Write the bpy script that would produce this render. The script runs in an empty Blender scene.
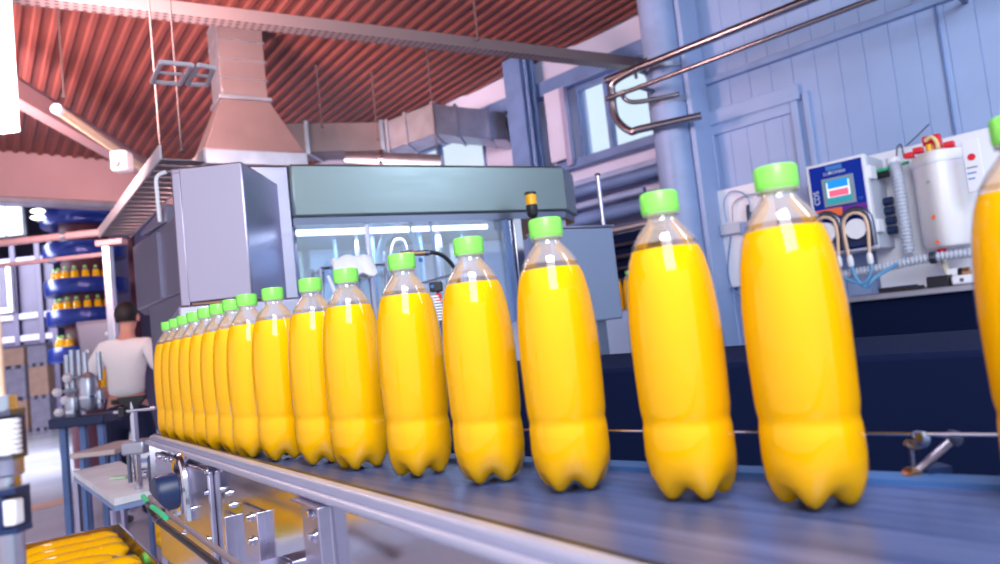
import bpy, bmesh, math, random
from mathutils import Vector, Matrix, Quaternion
random.seed(7)
S = bpy.context.scene
COL = S.collection
PI = math.pi
# ------------------------------------------------------------------ camera
FPX = 723.7
PITCH, ROLL = math.radians(3.95), math.radians(6.21)
CAMZ = 1.198
R0 = Vector((1, 0, 0)); U0 = Vector((0, -math.sin(PITCH), math.cos(PITCH))); FW = Vector((0, math.cos(PITCH), math.sin(PITCH)))
RV = math.cos(ROLL) * R0 - math.sin(ROLL) * U0
UV = math.sin(ROLL) * R0 + math.cos(ROLL) * U0
cam = bpy.data.cameras.new('camera'); co = bpy.data.objects.new('camera', cam); COL.objects.link(co)
co.matrix_world = Matrix(((RV.x, UV.x, -FW.x, 0), (RV.y, UV.y, -FW.y, 0), (RV.z, UV.z, -FW.z, CAMZ), (0, 0, 0, 1)))
cam.sensor_width = 36; cam.lens = FPX / 1000 * 36; cam.clip_start = .02; cam.clip_end = 200
cam.dof.use_dof = True; cam.dof.focus_distance = 1.45; cam.dof.aperture_fstop = 3.8
S.camera = co


def ray(px, py):
    return (RV * ((px - 500) / FPX) + UV * ((282 - py) / FPX) + FW)


class Fr:
    """a floor-plan frame turned by az degrees (clockwise); ex to the right, ey away; shares the origin under the viewer"""
    def __init__(s, az=0, o=(0, 0, 0)):
        a = math.radians(az)
        s.ex = Vector((math.cos(a), -math.sin(a), 0)); s.ey = Vector((math.sin(a), math.cos(a), 0)); s.o = Vector(o); s.az = a

    def p(s, x, y, z):
        return s.o + s.ex * x + s.ey * y + Vector((0, 0, z))

    def l(s, px, py, x=None, y=None, z=None):
        """where the sight line of a point of the photograph meets a plane x=, y= or z= of this frame, in local coordinates"""
        d = ray(px, py); c = Vector((0, 0, CAMZ)) - s.o
        dx, dy, dz = d.dot(s.ex), d.dot(s.ey), d.z
        cx, cy, cz = c.dot(s.ex), c.dot(s.ey), c.z
        if y is not None: t = (y - cy) / dy
        elif x is not None: t = (x - cx) / dx
        else: t = (z - cz) / dz
        return Vector((cx + dx * t, cy + dy * t, cz + dz * t))


W0 = Fr(0); WF = Fr(45); CF = Fr(-36); BF = Fr(-27)


def at(px, py, D): return W0.l(px, py, y=D)


# ------------------------------------------------------------------ materials
MATS = {}


def mat(name, col, rough=.5, metal=0., bump=None, var=None, coat=0., trans=0., emit=None, es=1., sss=0., brushed=None, ior=1.45, alpha=None, spec=None):
    if name in MATS: return MATS[name]
    m = bpy.data.materials.new(name); m.use_nodes = True; MATS[name] = m
    nt = m.node_tree; N = nt.nodes; L = nt.links; b = N['Principled BSDF']
    b.inputs['Base Color'].default_value = (*col, 1); b.inputs['Roughness'].default_value = rough; b.inputs['Metallic'].default_value = metal
    b.inputs['IOR'].default_value = ior
    if coat: b.inputs['Coat Weight'].default_value = coat; b.inputs['Coat Roughness'].default_value = .06
    if trans: b.inputs['Transmission Weight'].default_value = trans
    if spec is not None: b.inputs['Specular IOR Level'].default_value = spec
    if emit: b.inputs['Emission Color'].default_value = (*emit, 1); b.inputs['Emission Strength'].default_value = es
    if sss: b.inputs['Subsurface Weight'].default_value = sss; b.inputs['Subsurface Scale'].default_value = .02; b.inputs['Subsurface Radius'].default_value = (1, .5, .1)
    tc = N.new('ShaderNodeTexCoord')
    if var:   # (scale, amount, second colour)
        n = N.new('ShaderNodeTexNoise'); n.inputs['Scale'].default_value = var[0]; n.inputs['Detail'].default_value = 4
        L.new(tc.outputs['Object'], n.inputs['Vector'])
        r = N.new('ShaderNodeValToRGB'); r.color_ramp.elements[0].position = .35; r.color_ramp.elements[1].position = .7
        r.color_ramp.elements[0].color = (*col, 1)
        c2 = var[2] if len(var) > 2 else [c * (1 - var[1]) for c in col]
        r.color_ramp.elements[1].color = (*c2, 1)
        L.new(n.outputs['Fac'], r.inputs['Fac']); L.new(r.outputs['Color'], b.inputs['Base Color'])
    if brushed:  # (stretch vector, roughness spread)
        mp = N.new('ShaderNodeMapping'); mp.inputs['Scale'].default_value = brushed[0]
        n = N.new('ShaderNodeTexNoise'); n.inputs['Scale'].default_value = 6; n.inputs['Detail'].default_value = 3
        L.new(tc.outputs['Object'], mp.inputs['Vector']); L.new(mp.outputs['Vector'], n.inputs['Vector'])
        mr = N.new('ShaderNodeMapRange'); mr.inputs['To Min'].default_value = rough - brushed[1]; mr.inputs['To Max'].default_value = rough + brushed[1]
        L.new(n.outputs['Fac'], mr.inputs['Value']); L.new(mr.outputs['Result'], b.inputs['Roughness'])
    if bump:  # (scale, strength)
        n = N.new('ShaderNodeTexNoise'); n.inputs['Scale'].default_value = bump[0]; n.inputs['Detail'].default_value = 3
        L.new(tc.outputs['Object'], n.inputs['Vector'])
        bp = N.new('ShaderNodeBump'); bp.inputs['Strength'].default_value = bump[1]; bp.inputs['Distance'].default_value = .01
        L.new(n.outputs['Fac'], bp.inputs['Height']); L.new(bp.outputs['Normal'], b.inputs['Normal'])
    return m


STEEL = mat('stainless_steel', (.48, .46, .61), .32, 1, brushed=((1, 1, 14), .07))
STEELH = mat('stainless_hood', (.21, .26, .28), .36, .85, brushed=((1, 1, 10), .08))
STEELP = mat('polished_steel', (.58, .58, .68), .16, 1)
SATIN = mat('satin_rail', (.42, .43, .58), .38, .4)
STEELE = mat('satin_enclosure', (.27, .26, .37), .45, .6)
STEELM = mat('mirror_steel_panel', (.62, .60, .66), .15, 1, brushed=((1, 1, 6), .05))
STEELD = mat('dark_steel', (.16, .18, .26), .35, 1)
GALV = mat('galvanised_sheet', (.50, .54, .66), .38, .9, var=(6, .25))
GALVD = mat('galvanised_duct_brown', (.25, .20, .22), .45, .6, var=(3, .2))
CLAD = mat('painted_cladding', (.33, .44, .72), .42, var=(2.5, .10), bump=(7, .12))
PLASTER = mat('white_plaster', (.50, .56, .80), .7, var=(2, .08))
BLUEP = mat('blue_painted_steel', (.13, .23, .50), .4, var=(4, .3))
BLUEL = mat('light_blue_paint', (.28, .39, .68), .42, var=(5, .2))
NAVY = mat('navy_panel', (.003, .007, .032), .8, spec=.08)
PIPEM = mat('brushed_pipe', (.34, .32, .37), .24, 1)
BLACK = mat('black_plastic', (.012, .012, .02), .4)
DBLUE = mat('dark_blue_plastic', (.01, .025, .09), .4)
WHITE = mat('white_plastic', (.82, .82, .90), .4)
WHITES = mat('translucent_white_tank', (.85, .82, .86), .35, sss=.3)
RED = mat('red_plastic', (.75, .01, .03), .35)
ORANGE = mat('orange_mark', (.9, .16, .03), .5)
TAN = mat('tan_hose', (.75, .52, .38), .4)
HBLUE = mat('blue_hose', (.10, .30, .55), .35)
GREEN = mat('cap_green', (.22, .78, .10), .4, coat=.2)
GREENT = mat('green_tube', (.03, .45, .2), .4)
YELL = mat('beacon_yellow', (.95, .48, .01), .3)
BRASS = mat('brass_fitting', (.55, .33, .18), .3, 1)
RUST = mat('ceiling_sheet', (.185, .05, .045), .5, var=(1.2, .3))
FLOORM = mat('floor_epoxy', (.74, .74, .84), .25, var=(.8, .3, (.50, .52, .68)))
FLOORS = mat('floor_orange_line', (.75, .45, .35), .4)
LINT = mat('painted_beam_rose', (.46, .30, .34), .6, var=(1.5, .12))
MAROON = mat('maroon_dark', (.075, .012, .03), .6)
FADED = mat('faded_white_paint', (.50, .46, .52), .5)
ROD = mat('dull_rod', (.10, .075, .085), .6)
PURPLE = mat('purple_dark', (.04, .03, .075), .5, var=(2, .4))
CARD = mat('crate_cardboard', (.45, .27, .22), .7, var=(6, .2))
CRATEG = mat('crate_grey', (.28, .25, .36), .6, var=(5, .25))
SKIN = mat('skin', (.62, .30, .24), .5, sss=.15)
SHIRT = mat('white_cotton', (.92, .92, .96), .85, bump=(30, .2))
DENIM = mat('navy_trousers', (.012, .02, .07), .8)
HAIR = mat('black_hair', (.01, .008, .012), .6)
TOWEL = mat('white_towel', (.85, .85, .9), .9, bump=(60, .5))
PALEG = mat('pale_green_panel', (.36, .58, .56), .3)
LBLUE = mat('light_blue_panel', (.28, .46, .74), .3)
BELTBLUE = mat('bright_blue_strip', (.03, .16, .42), .35)
GLOW = mat('tube_light', (1, 1, 1), .5, emit=(.92, .95, 1), es=3)
LAMPW = mat('flood_lamp_glass', (1, 1, 1), .5, emit=(1, .86, .92), es=14)
SKYGL = mat('bright_window_light', (1, 1, 1), .5, emit=(.80, .86, 1), es=1.6)
SCR_T = mat('screen_teal', (0, 0, 0), .3, emit=(.02, .30, .40), es=1)
SCR_B = mat('screen_blue', (0, 0, 0), .3, emit=(.0, .28, .95), es=1)
SCR_P = mat('screen_pink', (0, 0, 0), .3, emit=(.95, .13, .25), es=1)
SCR_W = mat('screen_white', (0, 0, 0), .3, emit=(.85, .9, 1), es=1)
PANB = mat('panel_blue', (.004, .03, .34), .45, spec=.15)
PURP = mat('label_purple', (.14, .02, .28), .4)
LETW = mat('lettering_white', (.75, .82, .95), .4)
LETB = mat('lettering_pale_blue', (.05, .22, .60), .4)


def juice_mat():
    m = bpy.data.materials.new('orange_juice'); m.use_nodes = True; N = m.node_tree.nodes; L = m.node_tree.links; b = N['Principled BSDF']
    b.inputs['Base Color'].default_value = (1.0, .545, .0, 1); b.inputs['Roughness'].default_value = .35
    b.inputs['Subsurface Weight'].default_value = .0
    b.inputs['Specular IOR Level'].default_value = .0
    return m


def shell_mat(nm, haze, f0, f1):
    m = bpy.data.materials.new(nm); m.use_nodes = True; nt = m.node_tree; N = nt.nodes; L = nt.links
    for n in list(N): N.remove(n)
    out = N.new('ShaderNodeOutputMaterial'); tr = N.new('ShaderNodeBsdfTransparent'); gl = N.new('ShaderNodeBsdfGlossy'); df = N.new('ShaderNodeBsdfDiffuse')
    tr.inputs['Color'].default_value = (.97, .97, 1, 1)
    gl.inputs['Roughness'].default_value = .05; gl.inputs['Color'].default_value = (1, 1, 1, 1)
    df.inputs['Color'].default_value = (.9, .9, 1, 1)
    lw = N.new('ShaderNodeLayerWeight'); lw.inputs['Blend'].default_value = .35
    mr = N.new('ShaderNodeMapRange'); mr.inputs['To Min'].default_value = f0; mr.inputs['To Max'].default_value = f1
    L.new(lw.outputs['Fresnel'], mr.inputs['Value'])
    a = N.new('ShaderNodeMixShader'); a.inputs[0].default_value = haze
    L.new(tr.outputs[0], a.inputs[1]); L.new(df.outputs[0], a.inputs[2])
    c = N.new('ShaderNodeMixShader'); L.new(mr.outputs['Result'], c.inputs[0]); L.new(a.outputs[0], c.inputs[1]); L.new(gl.outputs[0], c.inputs[2])
    L.new(c.outputs[0], out.inputs['Surface'])
    return m


def glass_mat(name, tint, refl=.1, haze=.05, hcol=(.8, .9, 1)):
    m = bpy.data.materials.new(name); m.use_nodes = True; nt = m.node_tree; N = nt.nodes; L = nt.links
    for n in list(N): N.remove(n)
    out = N.new('ShaderNodeOutputMaterial'); tr = N.new('ShaderNodeBsdfTransparent'); gl = N.new('ShaderNodeBsdfGlossy'); df = N.new('ShaderNodeBsdfDiffuse')
    tr.inputs['Color'].default_value = (*tint, 1); gl.inputs['Roughness'].default_value = .08; df.inputs['Color'].default_value = (*hcol, 1)
    a = N.new('ShaderNodeMixShader'); a.inputs[0].default_value = haze; L.new(tr.outputs[0], a.inputs[1]); L.new(df.outputs[0], a.inputs[2])
    c = N.new('ShaderNodeMixShader'); c.inputs[0].default_value = refl; L.new(a.outputs[0], c.inputs[1]); L.new(gl.outputs[0], c.inputs[2])
    L.new(c.outputs[0], out.inputs['Surface'])
    return m


def belt_mat():
    m = bpy.data.materials.new('conveyor_belt'); m.use_nodes = True; nt = m.node_tree; N = nt.nodes; L = nt.links; b = N['Principled BSDF']
    tc = N.new('ShaderNodeTexCoord'); mp = N.new('ShaderNodeMapping'); mp.vector_type = 'POINT'
    mp.inputs['Rotation'].default_value = (0, 0, math.radians(-36 - 4)); mp.inputs['Scale'].default_value = (40, 1.6, 1)
    mp0 = N.new('ShaderNodeMapping'); mp0.inputs['Rotation'].default_value = (0, 0, math.radians(-40))
    n = N.new('ShaderNodeTexNoise'); n.inputs['Scale'].default_value = 1.4; n.inputs['Detail'].default_value = 5
    mp.inputs['Rotation'].default_value = (0, 0, 0)
    L.new(tc.outputs['Object'], mp0.inputs['Vector']); L.new(mp0.outputs['Vector'], mp.inputs['Vector']); L.new(mp.outputs['Vector'], n.inputs['Vector'])
    r = N.new('ShaderNodeValToRGB'); r.color_ramp.elements[0].color = (.045, .075, .21, 1); r.color_ramp.elements[1].color = (.13, .17, .37, 1)
    r.color_ramp.elements[0].position = .3; r.color_ramp.elements[1].position = .75
    L.new(n.outputs['Fac'], r.inputs['Fac']); L.new(r.outputs['Color'], b.inputs['Base Color'])
    b.inputs['Roughness'].default_value = .33; b.inputs['Metallic'].default_value = .35
    return m


JUICE = juice_mat(); SHELL = shell_mat('clear_bottle_plastic', .002, .012, .38); SHELLU = shell_mat('clear_neck_plastic', .20, .08, .75); BELT = belt_mat()
GLASS = glass_mat('machine_glass', (.86, .93, 1), .12, .10)
WGLASS = glass_mat('window_glass', (.93, .97, 1), .05, .03)

# ------------------------------------------------------------------ mesh builder


class MB:
    def __init__(s, fr=None): s.v = []; s.f = []; s.fr = fr; s.mi = []; s.cur = 0; s.pc = []

    def P(s, p):
        p = Vector(p)
        return s.fr.p(*p) if s.fr else p

    def add(s, vs, fs, local=True):
        b = len(s.v); s.pc.append((b, len(s.f))); s.v += [s.P(v) if local else Vector(v) for v in vs]; s.f += [[b + i for i in f] for f in fs]; s.mi += [s.cur] * len(fs); return s

    def box(s, x0, x1, y0, y1, z0, z1):
        vs = [(x, y, z) for z in (z0, z1) for y in (y0, y1) for x in (x0, x1)]
        return s.add(vs, [(0, 2, 3, 1), (4, 5, 7, 6), (0, 1, 5, 4), (2, 6, 7, 3), (0, 4, 6, 2), (1, 3, 7, 5)])

    def hexa(s, q0, q1, local=False):
        """two quads (same order) joined into a solid"""
        return s.add(list(q0) + list(q1), [(3, 2, 1, 0), (4, 5, 6, 7), (0, 1, 5, 4), (1, 2, 6, 5), (2, 3, 7, 6), (3, 0, 4, 7)], local)

    def prism(s, poly, z0, z1):
        n = len(poly); vs = [(x, y, z0) for x, y in poly] + [(x, y, z1) for x, y in poly]
        return s.add(vs, [tuple(range(n))[::-1], tuple(range(n, 2 * n))] + [(i, (i + 1) % n, n + (i + 1) % n, n + i) for i in range(n)])

    def slab(s, pts, off, local=True):
        """polygon in space made solid by an offset vector (in the same space)"""
        n = len(pts); off = Vector(off); vs = [Vector(p) for p in pts]; vs = vs + [v + off for v in vs]
        return s.add(vs, [tuple(range(n))[::-1], tuple(range(n, 2 * n))] + [(i, (i + 1) % n, n + (i + 1) % n, n + i) for i in range(n)], local)

    def tube(s, pts, r, seg=10, local=True, smooth=0, cap=True, rr=None):
        pts = [s.P(p) if local else Vector(p) for p in pts]
        if smooth: pts = spline(pts, smooth)
        n = len(pts); rs = rr if rr else [r] * n
        if rr and len(rr) != n: rs = [rr[min(len(rr) - 1, int(i / (n - 1) * (len(rr) - 1) + .5))] for i in range(n)]
        t0 = (pts[1] - pts[0]).normalized(); ref = Vector((0, 0, 1)) if abs(t0.z) < .9 else Vector((1, 0, 0))
        u = t0.cross(ref).normalized(); vs = []
        for i, p in enumerate(pts):
            t = ((pts[min(i + 1, n - 1)] - pts[max(i - 1, 0)])).normalized()
            u = (u - t * u.dot(t)).normalized(); w = t.cross(u)
            vs += [p + (u * math.cos(2 * PI * k / seg) + w * math.sin(2 * PI * k / seg)) * rs[i] for k in range(seg)]
        fs = [(i * seg + k, i * seg + (k + 1) % seg, (i + 1) * seg + (k + 1) % seg, (i + 1) * seg + k) for i in range(n - 1) for k in range(seg)]
        if cap: fs += [tuple(range(seg))[::-1], tuple(range((n - 1) * seg, n * seg))]
        return s.add(vs, fs, False)

    def lathe(s, prof, o=(0, 0, 0), axis=(0, 0, 1), seg=24, local=True, fn=None):
        """prof: (r, h) along axis"""
        o = s.P(o) if local else Vector(o)
        ax = Vector(axis)
        if local and s.fr: ax = s.fr.ex * ax.x + s.fr.ey * ax.y + Vector((0, 0, ax.z))
        ax.normalize(); ref = Vector((1, 0, 0)) if abs(ax.x) < .9 else Vector((0, 1, 0))
        u = ax.cross(ref).normalized(); w = ax.cross(u); vs = []
        for (r, h) in prof:
            for k in range(seg):
                a = 2 * PI * k / seg; r2, h2 = fn(r, h, a) if fn else (r, h)
                vs.append(o + ax * h2 + (u * math.cos(a) + w * math.sin(a)) * r2)
        n = len(prof)
        fs = [(i * seg + k, i * seg + (k + 1) % seg, (i + 1) * seg + (k + 1) % seg, (i + 1) * seg + k) for i in range(n - 1) for k in range(seg)]
        if prof[0][0] > 1e-6: fs.append(tuple(range(seg))[::-1])
        if prof[-1][0] > 1e-6: fs.append(tuple(range((n - 1) * seg, n * seg)))
        return s.add(vs, fs, False)

    def cyl(s, o, axis, r, h, seg=20, b=0):
        b = b or min(r, abs(h)) * .12
        return s.lathe([(r - b, 0), (r, b), (r, h - b), (r - b, h)], o, axis, seg)

    def build(s, name, m, parent=None, bevel=0, origin=None, sharp=35, sub=0, split=False):
        if split and len(s.pc) > 1:
            pc = s.pc + [(len(s.v), len(s.f))]; out = []
            for (v0, f0), (v1, f1) in zip(pc, pc[1:]):
                k = MB(); k.v = s.v[v0:v1]; k.f = [[i - v0 for i in f] for f in s.f[f0:f1]]; k.mi = s.mi[f0:f1]
                out.append(k.build(name, m, parent, bevel, origin, sharp, sub))
            return out
        o_ = Vector((0, 0, 0))
        if parent is not None: o_ = parent['_o'] if '_o' in parent else Vector((0, 0, 0)); o_ = Vector(o_)
        elif origin is not None: o_ = Vector(origin)
        else:
            n = len(s.v); o_ = Vector((sum(v.x for v in s.v) / n, sum(v.y for v in s.v) / n, min(v.z for v in s.v)))
        me = bpy.data.meshes.new(name); me.from_pydata([tuple(v - o_) for v in s.v], [], s.f)
        ms = m if isinstance(m, (list, tuple)) else [m]
        for q in ms: me.materials.append(q)
        if len(ms) > 1:
            for p, i in zip(me.polygons, s.mi): p.material_index = i
        me.validate()
        bm = bmesh.new(); bm.from_mesh(me); bmesh.ops.remove_doubles(bm, verts=bm.verts, dist=1e-6); bmesh.ops.recalc_face_normals(bm, faces=bm.faces); bm.to_mesh(me); bm.free()
        for p in me.polygons: p.use_smooth = True
        me.set_sharp_from_angle(angle=math.radians(sharp))
        ob = bpy.data.objects.new(name, me); COL.objects.link(ob)
        if parent is not None: ob.parent = parent
        else: ob.location = o_
        ob['_o'] = tuple(o_)
        if bevel:
            md = ob.modifiers.new('bevel', 'BEVEL'); md.width = bevel; md.segments = 2; md.limit_method = 'ANGLE'; md.angle_limit = math.radians(50); md.harden_normals = False
        if sub:
            md = ob.modifiers.new('sub', 'SUBSURF'); md.levels = sub; md.render_levels = sub
        return ob


def spline(p, k):
    out = []
    for i in range(len(p) - 1):
        a, b, c, d = p[max(i - 1, 0)], p[i], p[i + 1], p[min(i + 2, len(p) - 1)]
        for j in range(k):
            t = j / k
            out.append(.5 * ((2 * b) + (-a + c) * t + (2 * a - 5 * b + 4 * c - d) * t * t + (-a + 3 * b - 3 * c + d) * t ** 3))
    out.append(p[-1]); return out


def tag(o, label=None, cat=None, group=None, kind=None):
    if label: o['label'] = label
    if cat: o['category'] = cat
    if group: o['group'] = group
    if kind: o['kind'] = kind
    return o


def thing(name, loc, label, cat, group=None):
    o = bpy.data.objects.new(name, None); COL.objects.link(o); o.location = loc; o.empty_display_size = .05; o['_o'] = tuple(loc)
    return tag(o, label, cat, group)


def struct(o): o['kind'] = 'structure'; return o


def copy_tree(o, parent=None):
    c = o.copy(); COL.objects.link(c); c.parent = parent
    for ch in list(o.children): copy_tree(ch, c)
    return c


def text_mesh(txt, size, m, parent, o, ux, uy, name='lettering', ext=.0006, align='CENTER'):
    cu = bpy.data.curves.new('t', 'FONT'); cu.body = txt; cu.size = size; cu.extrude = ext; cu.align_x = align; cu.align_y = 'CENTER'
    to = bpy.data.objects.new('t', cu); COL.objects.link(to)
    bpy.context.view_layer.update()
    me = bpy.data.meshes.new_from_object(to.evaluated_get(bpy.context.evaluated_depsgraph_get())); bpy.data.objects.remove(to)
    ux = Vector(ux).normalized(); uy = Vector(uy).normalized(); uz = ux.cross(uy)
    po = Vector(parent['_o'])
    for v in me.vertices: v.co = Vector(o) - po + ux * v.co.x + uy * v.co.y + uz * v.co.z
    me.materials.clear(); me.materials.append(m)
    ob = bpy.data.objects.new(name, me); COL.objects.link(ob); ob.parent = parent; ob['_o'] = tuple(po); return ob


def bolt(mb, o, axis, r=.006, h=.006):
    mb.lathe([(r * 1.6, 0), (r * 1.6, h * .25), (r, h * .26), (r, h * .9), (r * .8, h)], o, axis, 12)


def dots_mat(name, col, rot, scale, thr, dark, metal=.8, rough=.4):
    m = bpy.data.materials.new(name); m.use_nodes = True; nt = m.node_tree; N = nt.nodes; L = nt.links; b = N['Principled BSDF']
    tc = N.new('ShaderNodeTexCoord'); mp = N.new('ShaderNodeMapping'); mp.inputs['Rotation'].default_value = (0, 0, rot)
    mp2 = N.new('ShaderNodeMapping'); mp2.inputs['Scale'].default_value = scale
    v = N.new('ShaderNodeTexVoronoi'); v.inputs['Scale'].default_value = 1; v.inputs['Randomness'].default_value = 0
    L.new(tc.outputs['Object'], mp.inputs['Vector']); L.new(mp.outputs['Vector'], mp2.inputs['Vector']); L.new(mp2.outputs['Vector'], v.inputs['Vector'])
    lt = N.new('ShaderNodeMath'); lt.operation = 'LESS_THAN'; lt.inputs[1].default_value = thr; L.new(v.outputs['Distance'], lt.inputs[0])
    mx = N.new('ShaderNodeMix'); mx.data_type = 'RGBA'; mx.inputs['A'].default_value = (*col, 1); mx.inputs['B'].default_value = (*dark, 1)
    L.new(lt.outputs[0], mx.inputs['Factor']); L.new(mx.outputs['Result'], b.inputs['Base Color'])
    b.inputs['Metallic'].default_value = metal; b.inputs['Roughness'].default_value = rough
    return m


# ================================================================== SETTING
CEIL = 3.74
struct(MB(WF).box(-30, 6, -14, 5.4, -.06, 0).build('floor', FLOORM))
# corrugated ceiling: trapezoid ribs running 8.8 deg off the wall
def ceiling():
    fr = Fr(-36.2); mb = MB(fr); pr = []; x = -16.0; per = .115; h = .022
    while x < 13:
        pr += [(x, 0), (x + per * .30, 0), (x + per * .42, h), (x + per * .88, h)]; x += per
    pr.append((x, 0)); vs = []; n = len(pr)
    for y in (-8, 24):
        vs += [(px_, y, CEIL + z) for px_, z in pr]
    vs += [(px_, y, CEIL + .12) for y in (-8, 24) for px_, z in pr]
    fs = [(i, i + 1, n + i + 1, n + i) for i in range(n - 1)] + [(2 * n + i, 3 * n + i, 3 * n + i + 1, 2 * n + i + 1) for i in range(n - 1)]
    mb.add(vs, fs)
    ob = mb.build('ceiling', RUST, origin=(0, 0, 0), sharp=20)
    bm = bmesh.new(); bm.from_mesh(ob.data)
    for pc, no in ((WF.p(0, 5.30, 0), WF.ey), (WF.p(-9.3, 0, 0), -WF.ex), (WF.p(5.5, 0, 0), WF.ex), (WF.p(0, -1.5, 0), -WF.ey)):
        bmesh.ops.bisect_plane(bm, geom=bm.verts[:] + bm.edges[:] + bm.faces[:], plane_co=pc, plane_no=no, clear_outer=True)
    bm.to_mesh(ob.data); bm.free(); struct(ob)


ceiling()
# cladding of upright boards
def cladding():
    mb = MB(WF); x = -3.02; w = .155
    while x < 5.8:
        mb.add([(x, 5.006, 0), (x + .004, 5.0, 0), (x + w - .004, 5.0, 0), (x + w, 5.006, 0), (x, 5.006, CEIL), (x + .004, 5.0, CEIL), (x + w - .004, 5.0, CEIL), (x + w, 5.006, CEIL)],
               [(0, 1, 5, 4), (1, 2, 6, 5), (2, 3, 7, 6)])
        x += w
    mb.box(-3.02, 5.8, 5.02, 5.4, 0, CEIL + .14)
    struct(mb.build('wall_right', CLAD, sharp=5))


cladding()
# window wall
mb = MB(WF)
mb.box(-9.2, -3.02, 5.25, 5.4, 3.5, CEIL + .14); mb.box(-9.2, -3.02, 5.25, 5.4, 0, 2.62)
mb.box(-5.25, -4.0, 5.25, 5.4, 2.62, 3.5)
struct(mb.build('wall_rear', PLASTER))
struct(MB(WF).box(-9.2, -3.02, 5.14, 5.25, 3.36, 3.50).build('trim_1', BLUEP, bevel=.01))
struct(MB(WF).box(-9.2, -3.02, 5.12, 5.25, 2.60, 2.68).build('trim_2', BLUEP, bevel=.01))
struct(MB(WF).box(-9.2, -3.02, 5.16, 5.26, 2.44, 2.49).build('trim_3', BLUEL, bevel=.01))


def window(n, x0, x1, z0, z1, muls, transom=None):
    fr_ = MB(WF); t = .035
    fr_.box(x0, x1, 5.24, 5.31, z0, z0 + t); fr_.box(x0, x1, 5.24, 5.31, z1 - t, z1); fr_.box(x0, x0 + t, 5.24, 5.31, z0 + t, z1 - t); fr_.box(x1 - t, x1, 5.24, 5.31, z0 + t, z1 - t)
    for m_ in muls: fr_.box(m_ - .02, m_ + .02, 5.24, 5.31, z0 + t, z1 - t)
    f = struct(fr_.build('window_%d' % n, BLUEP))
    MB(WF).box(x0 + .01, x1 - .01, 5.27, 5.276, z0 + .01, z1 - .01).build('pane', WGLASS, f)
    return f


window(1, -4.0, -3.02, 2.62, 3.36, [-3.67])
window(2, -9.2, -5.25, 2.62, 3.36, [-8.4, -7.6, -6.8, -6.0])
# rose painted lintel where the low hall begins, the hall beyond
struct(MB(WF).box(-9.5, -9.2, -9, 5.25, 3.2, CEIL + .1).build('wall_lintel', LINT))
struct(MB(WF).box(-9.27, -9.17, -9, 5.25, 3.17, 3.24).build('trim_4', GALV, bevel=.01))
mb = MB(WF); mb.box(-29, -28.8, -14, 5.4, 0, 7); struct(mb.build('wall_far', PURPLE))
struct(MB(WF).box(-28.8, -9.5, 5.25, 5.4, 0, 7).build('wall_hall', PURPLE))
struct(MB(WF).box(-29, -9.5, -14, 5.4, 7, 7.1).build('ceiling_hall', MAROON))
# yard light comes in by two hall windows


def hall_window(n, p0, p1, D):
    a, b = at(*p0, D), at(*p1, D); t = .05
    mb = MB(); mb.box(a.x - t, b.x + t, D, D + .12, b.z - t, a.z + t)
    w_ = struct(mb.build('window_%d' % n, GALV, bevel=.01))
    for k in range(3):
        x0 = a.x + (b.x - a.x) * k / 3 + .03; x1 = a.x + (b.x - a.x) * (k + 1) / 3 - .03
        MB().box(x0, x1, D - .02, D + .01, b.z, a.z).build('pane', SKYGL, w_)


hall_window(3, (-30, 208), (24, 234), 18)
hall_window(4, (-20, 345), (27, 356), 19.5)
# orange line on floor
a = W0.l(30, 500, z=0); 
mb = MB(); q = [W0.l(*p, z=.002) for p in ((20, 508), (150, 476), (150, 482), (20, 515))]
mb.slab(q, (0, 0, .002)); struct(mb.build('trim_5', FLOORS))

# door in the cladding
dr = MB(WF)
dr.box(-2.53, -1.96, 4.985, 5.0, .0, 2.50)
dleaf = struct(dr.build('door_1', CLAD))
fm = MB(WF); fm.box(-2.58, -1.90, 4.95, 5.0, 2.555, 2.665); fm.box(-2.56, -1.96, 4.965, 5.0, 2.48, 2.55); fm.box(-1.97, -1.92, 4.955, 5.0, 0, 2.555); fm.box(-1.885, -1.845, 4.965, 5.0, 0, 2.60); fm.box(-2.60, -2.56, 4.965, 5.0, 0, 2.55)
fm.build('door_frame', CLAD, dleaf, bevel=.006)
sm = MB(WF)
for k in range(4): sm.box(-2.44 + k * .13, -2.435 + k * .13, 4.982, 4.986, 0, 2.48)
sm.box(-2.56, -1.97, 4.962, 4.967, 2.545, 2.557)
sm.build('door_groove', BLUEL, dleaf)
kn = MB(WF); kn.box(-2.2, -2.17, 4.955, 4.966, 2.60, 2.62); kn.build('door_closer', BLUEP, dleaf)

# ================================================================== PILLARS, PIPES, DUCTS
t = thing('pillar', WF.p(-2.755, 4.72, 0), 'thick round light-blue pillar in front of the blue cladding', 'pillar')
MB(WF).lathe([(.138, 0), (.138, CEIL + .02)], (-2.755, 4.72, 0), seg=28).build('shaft', BLUEL, t)
for z in (2.72, 2.98): MB(WF).lathe([(.139, 0), (.148, .005), (.148, .035), (.139, .04)], (-2.755, 4.72, z), seg=28).build('pipe_clamp', GALV, t)
mb = MB(WF); mb.box(-2.61, -2.57, 4.72, 4.98, 0, CEIL); mb.build('side_plate', CLAD, t, bevel=.006)
mb = MB(WF); mb.cyl((-2.69, 4.52, 3.62), (0, 1, 0), .02, .1); mb.build('red_plug', RED, t); bpy.data.objects['red_plug']['label'] = 'red plug near the pillar top'
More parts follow.
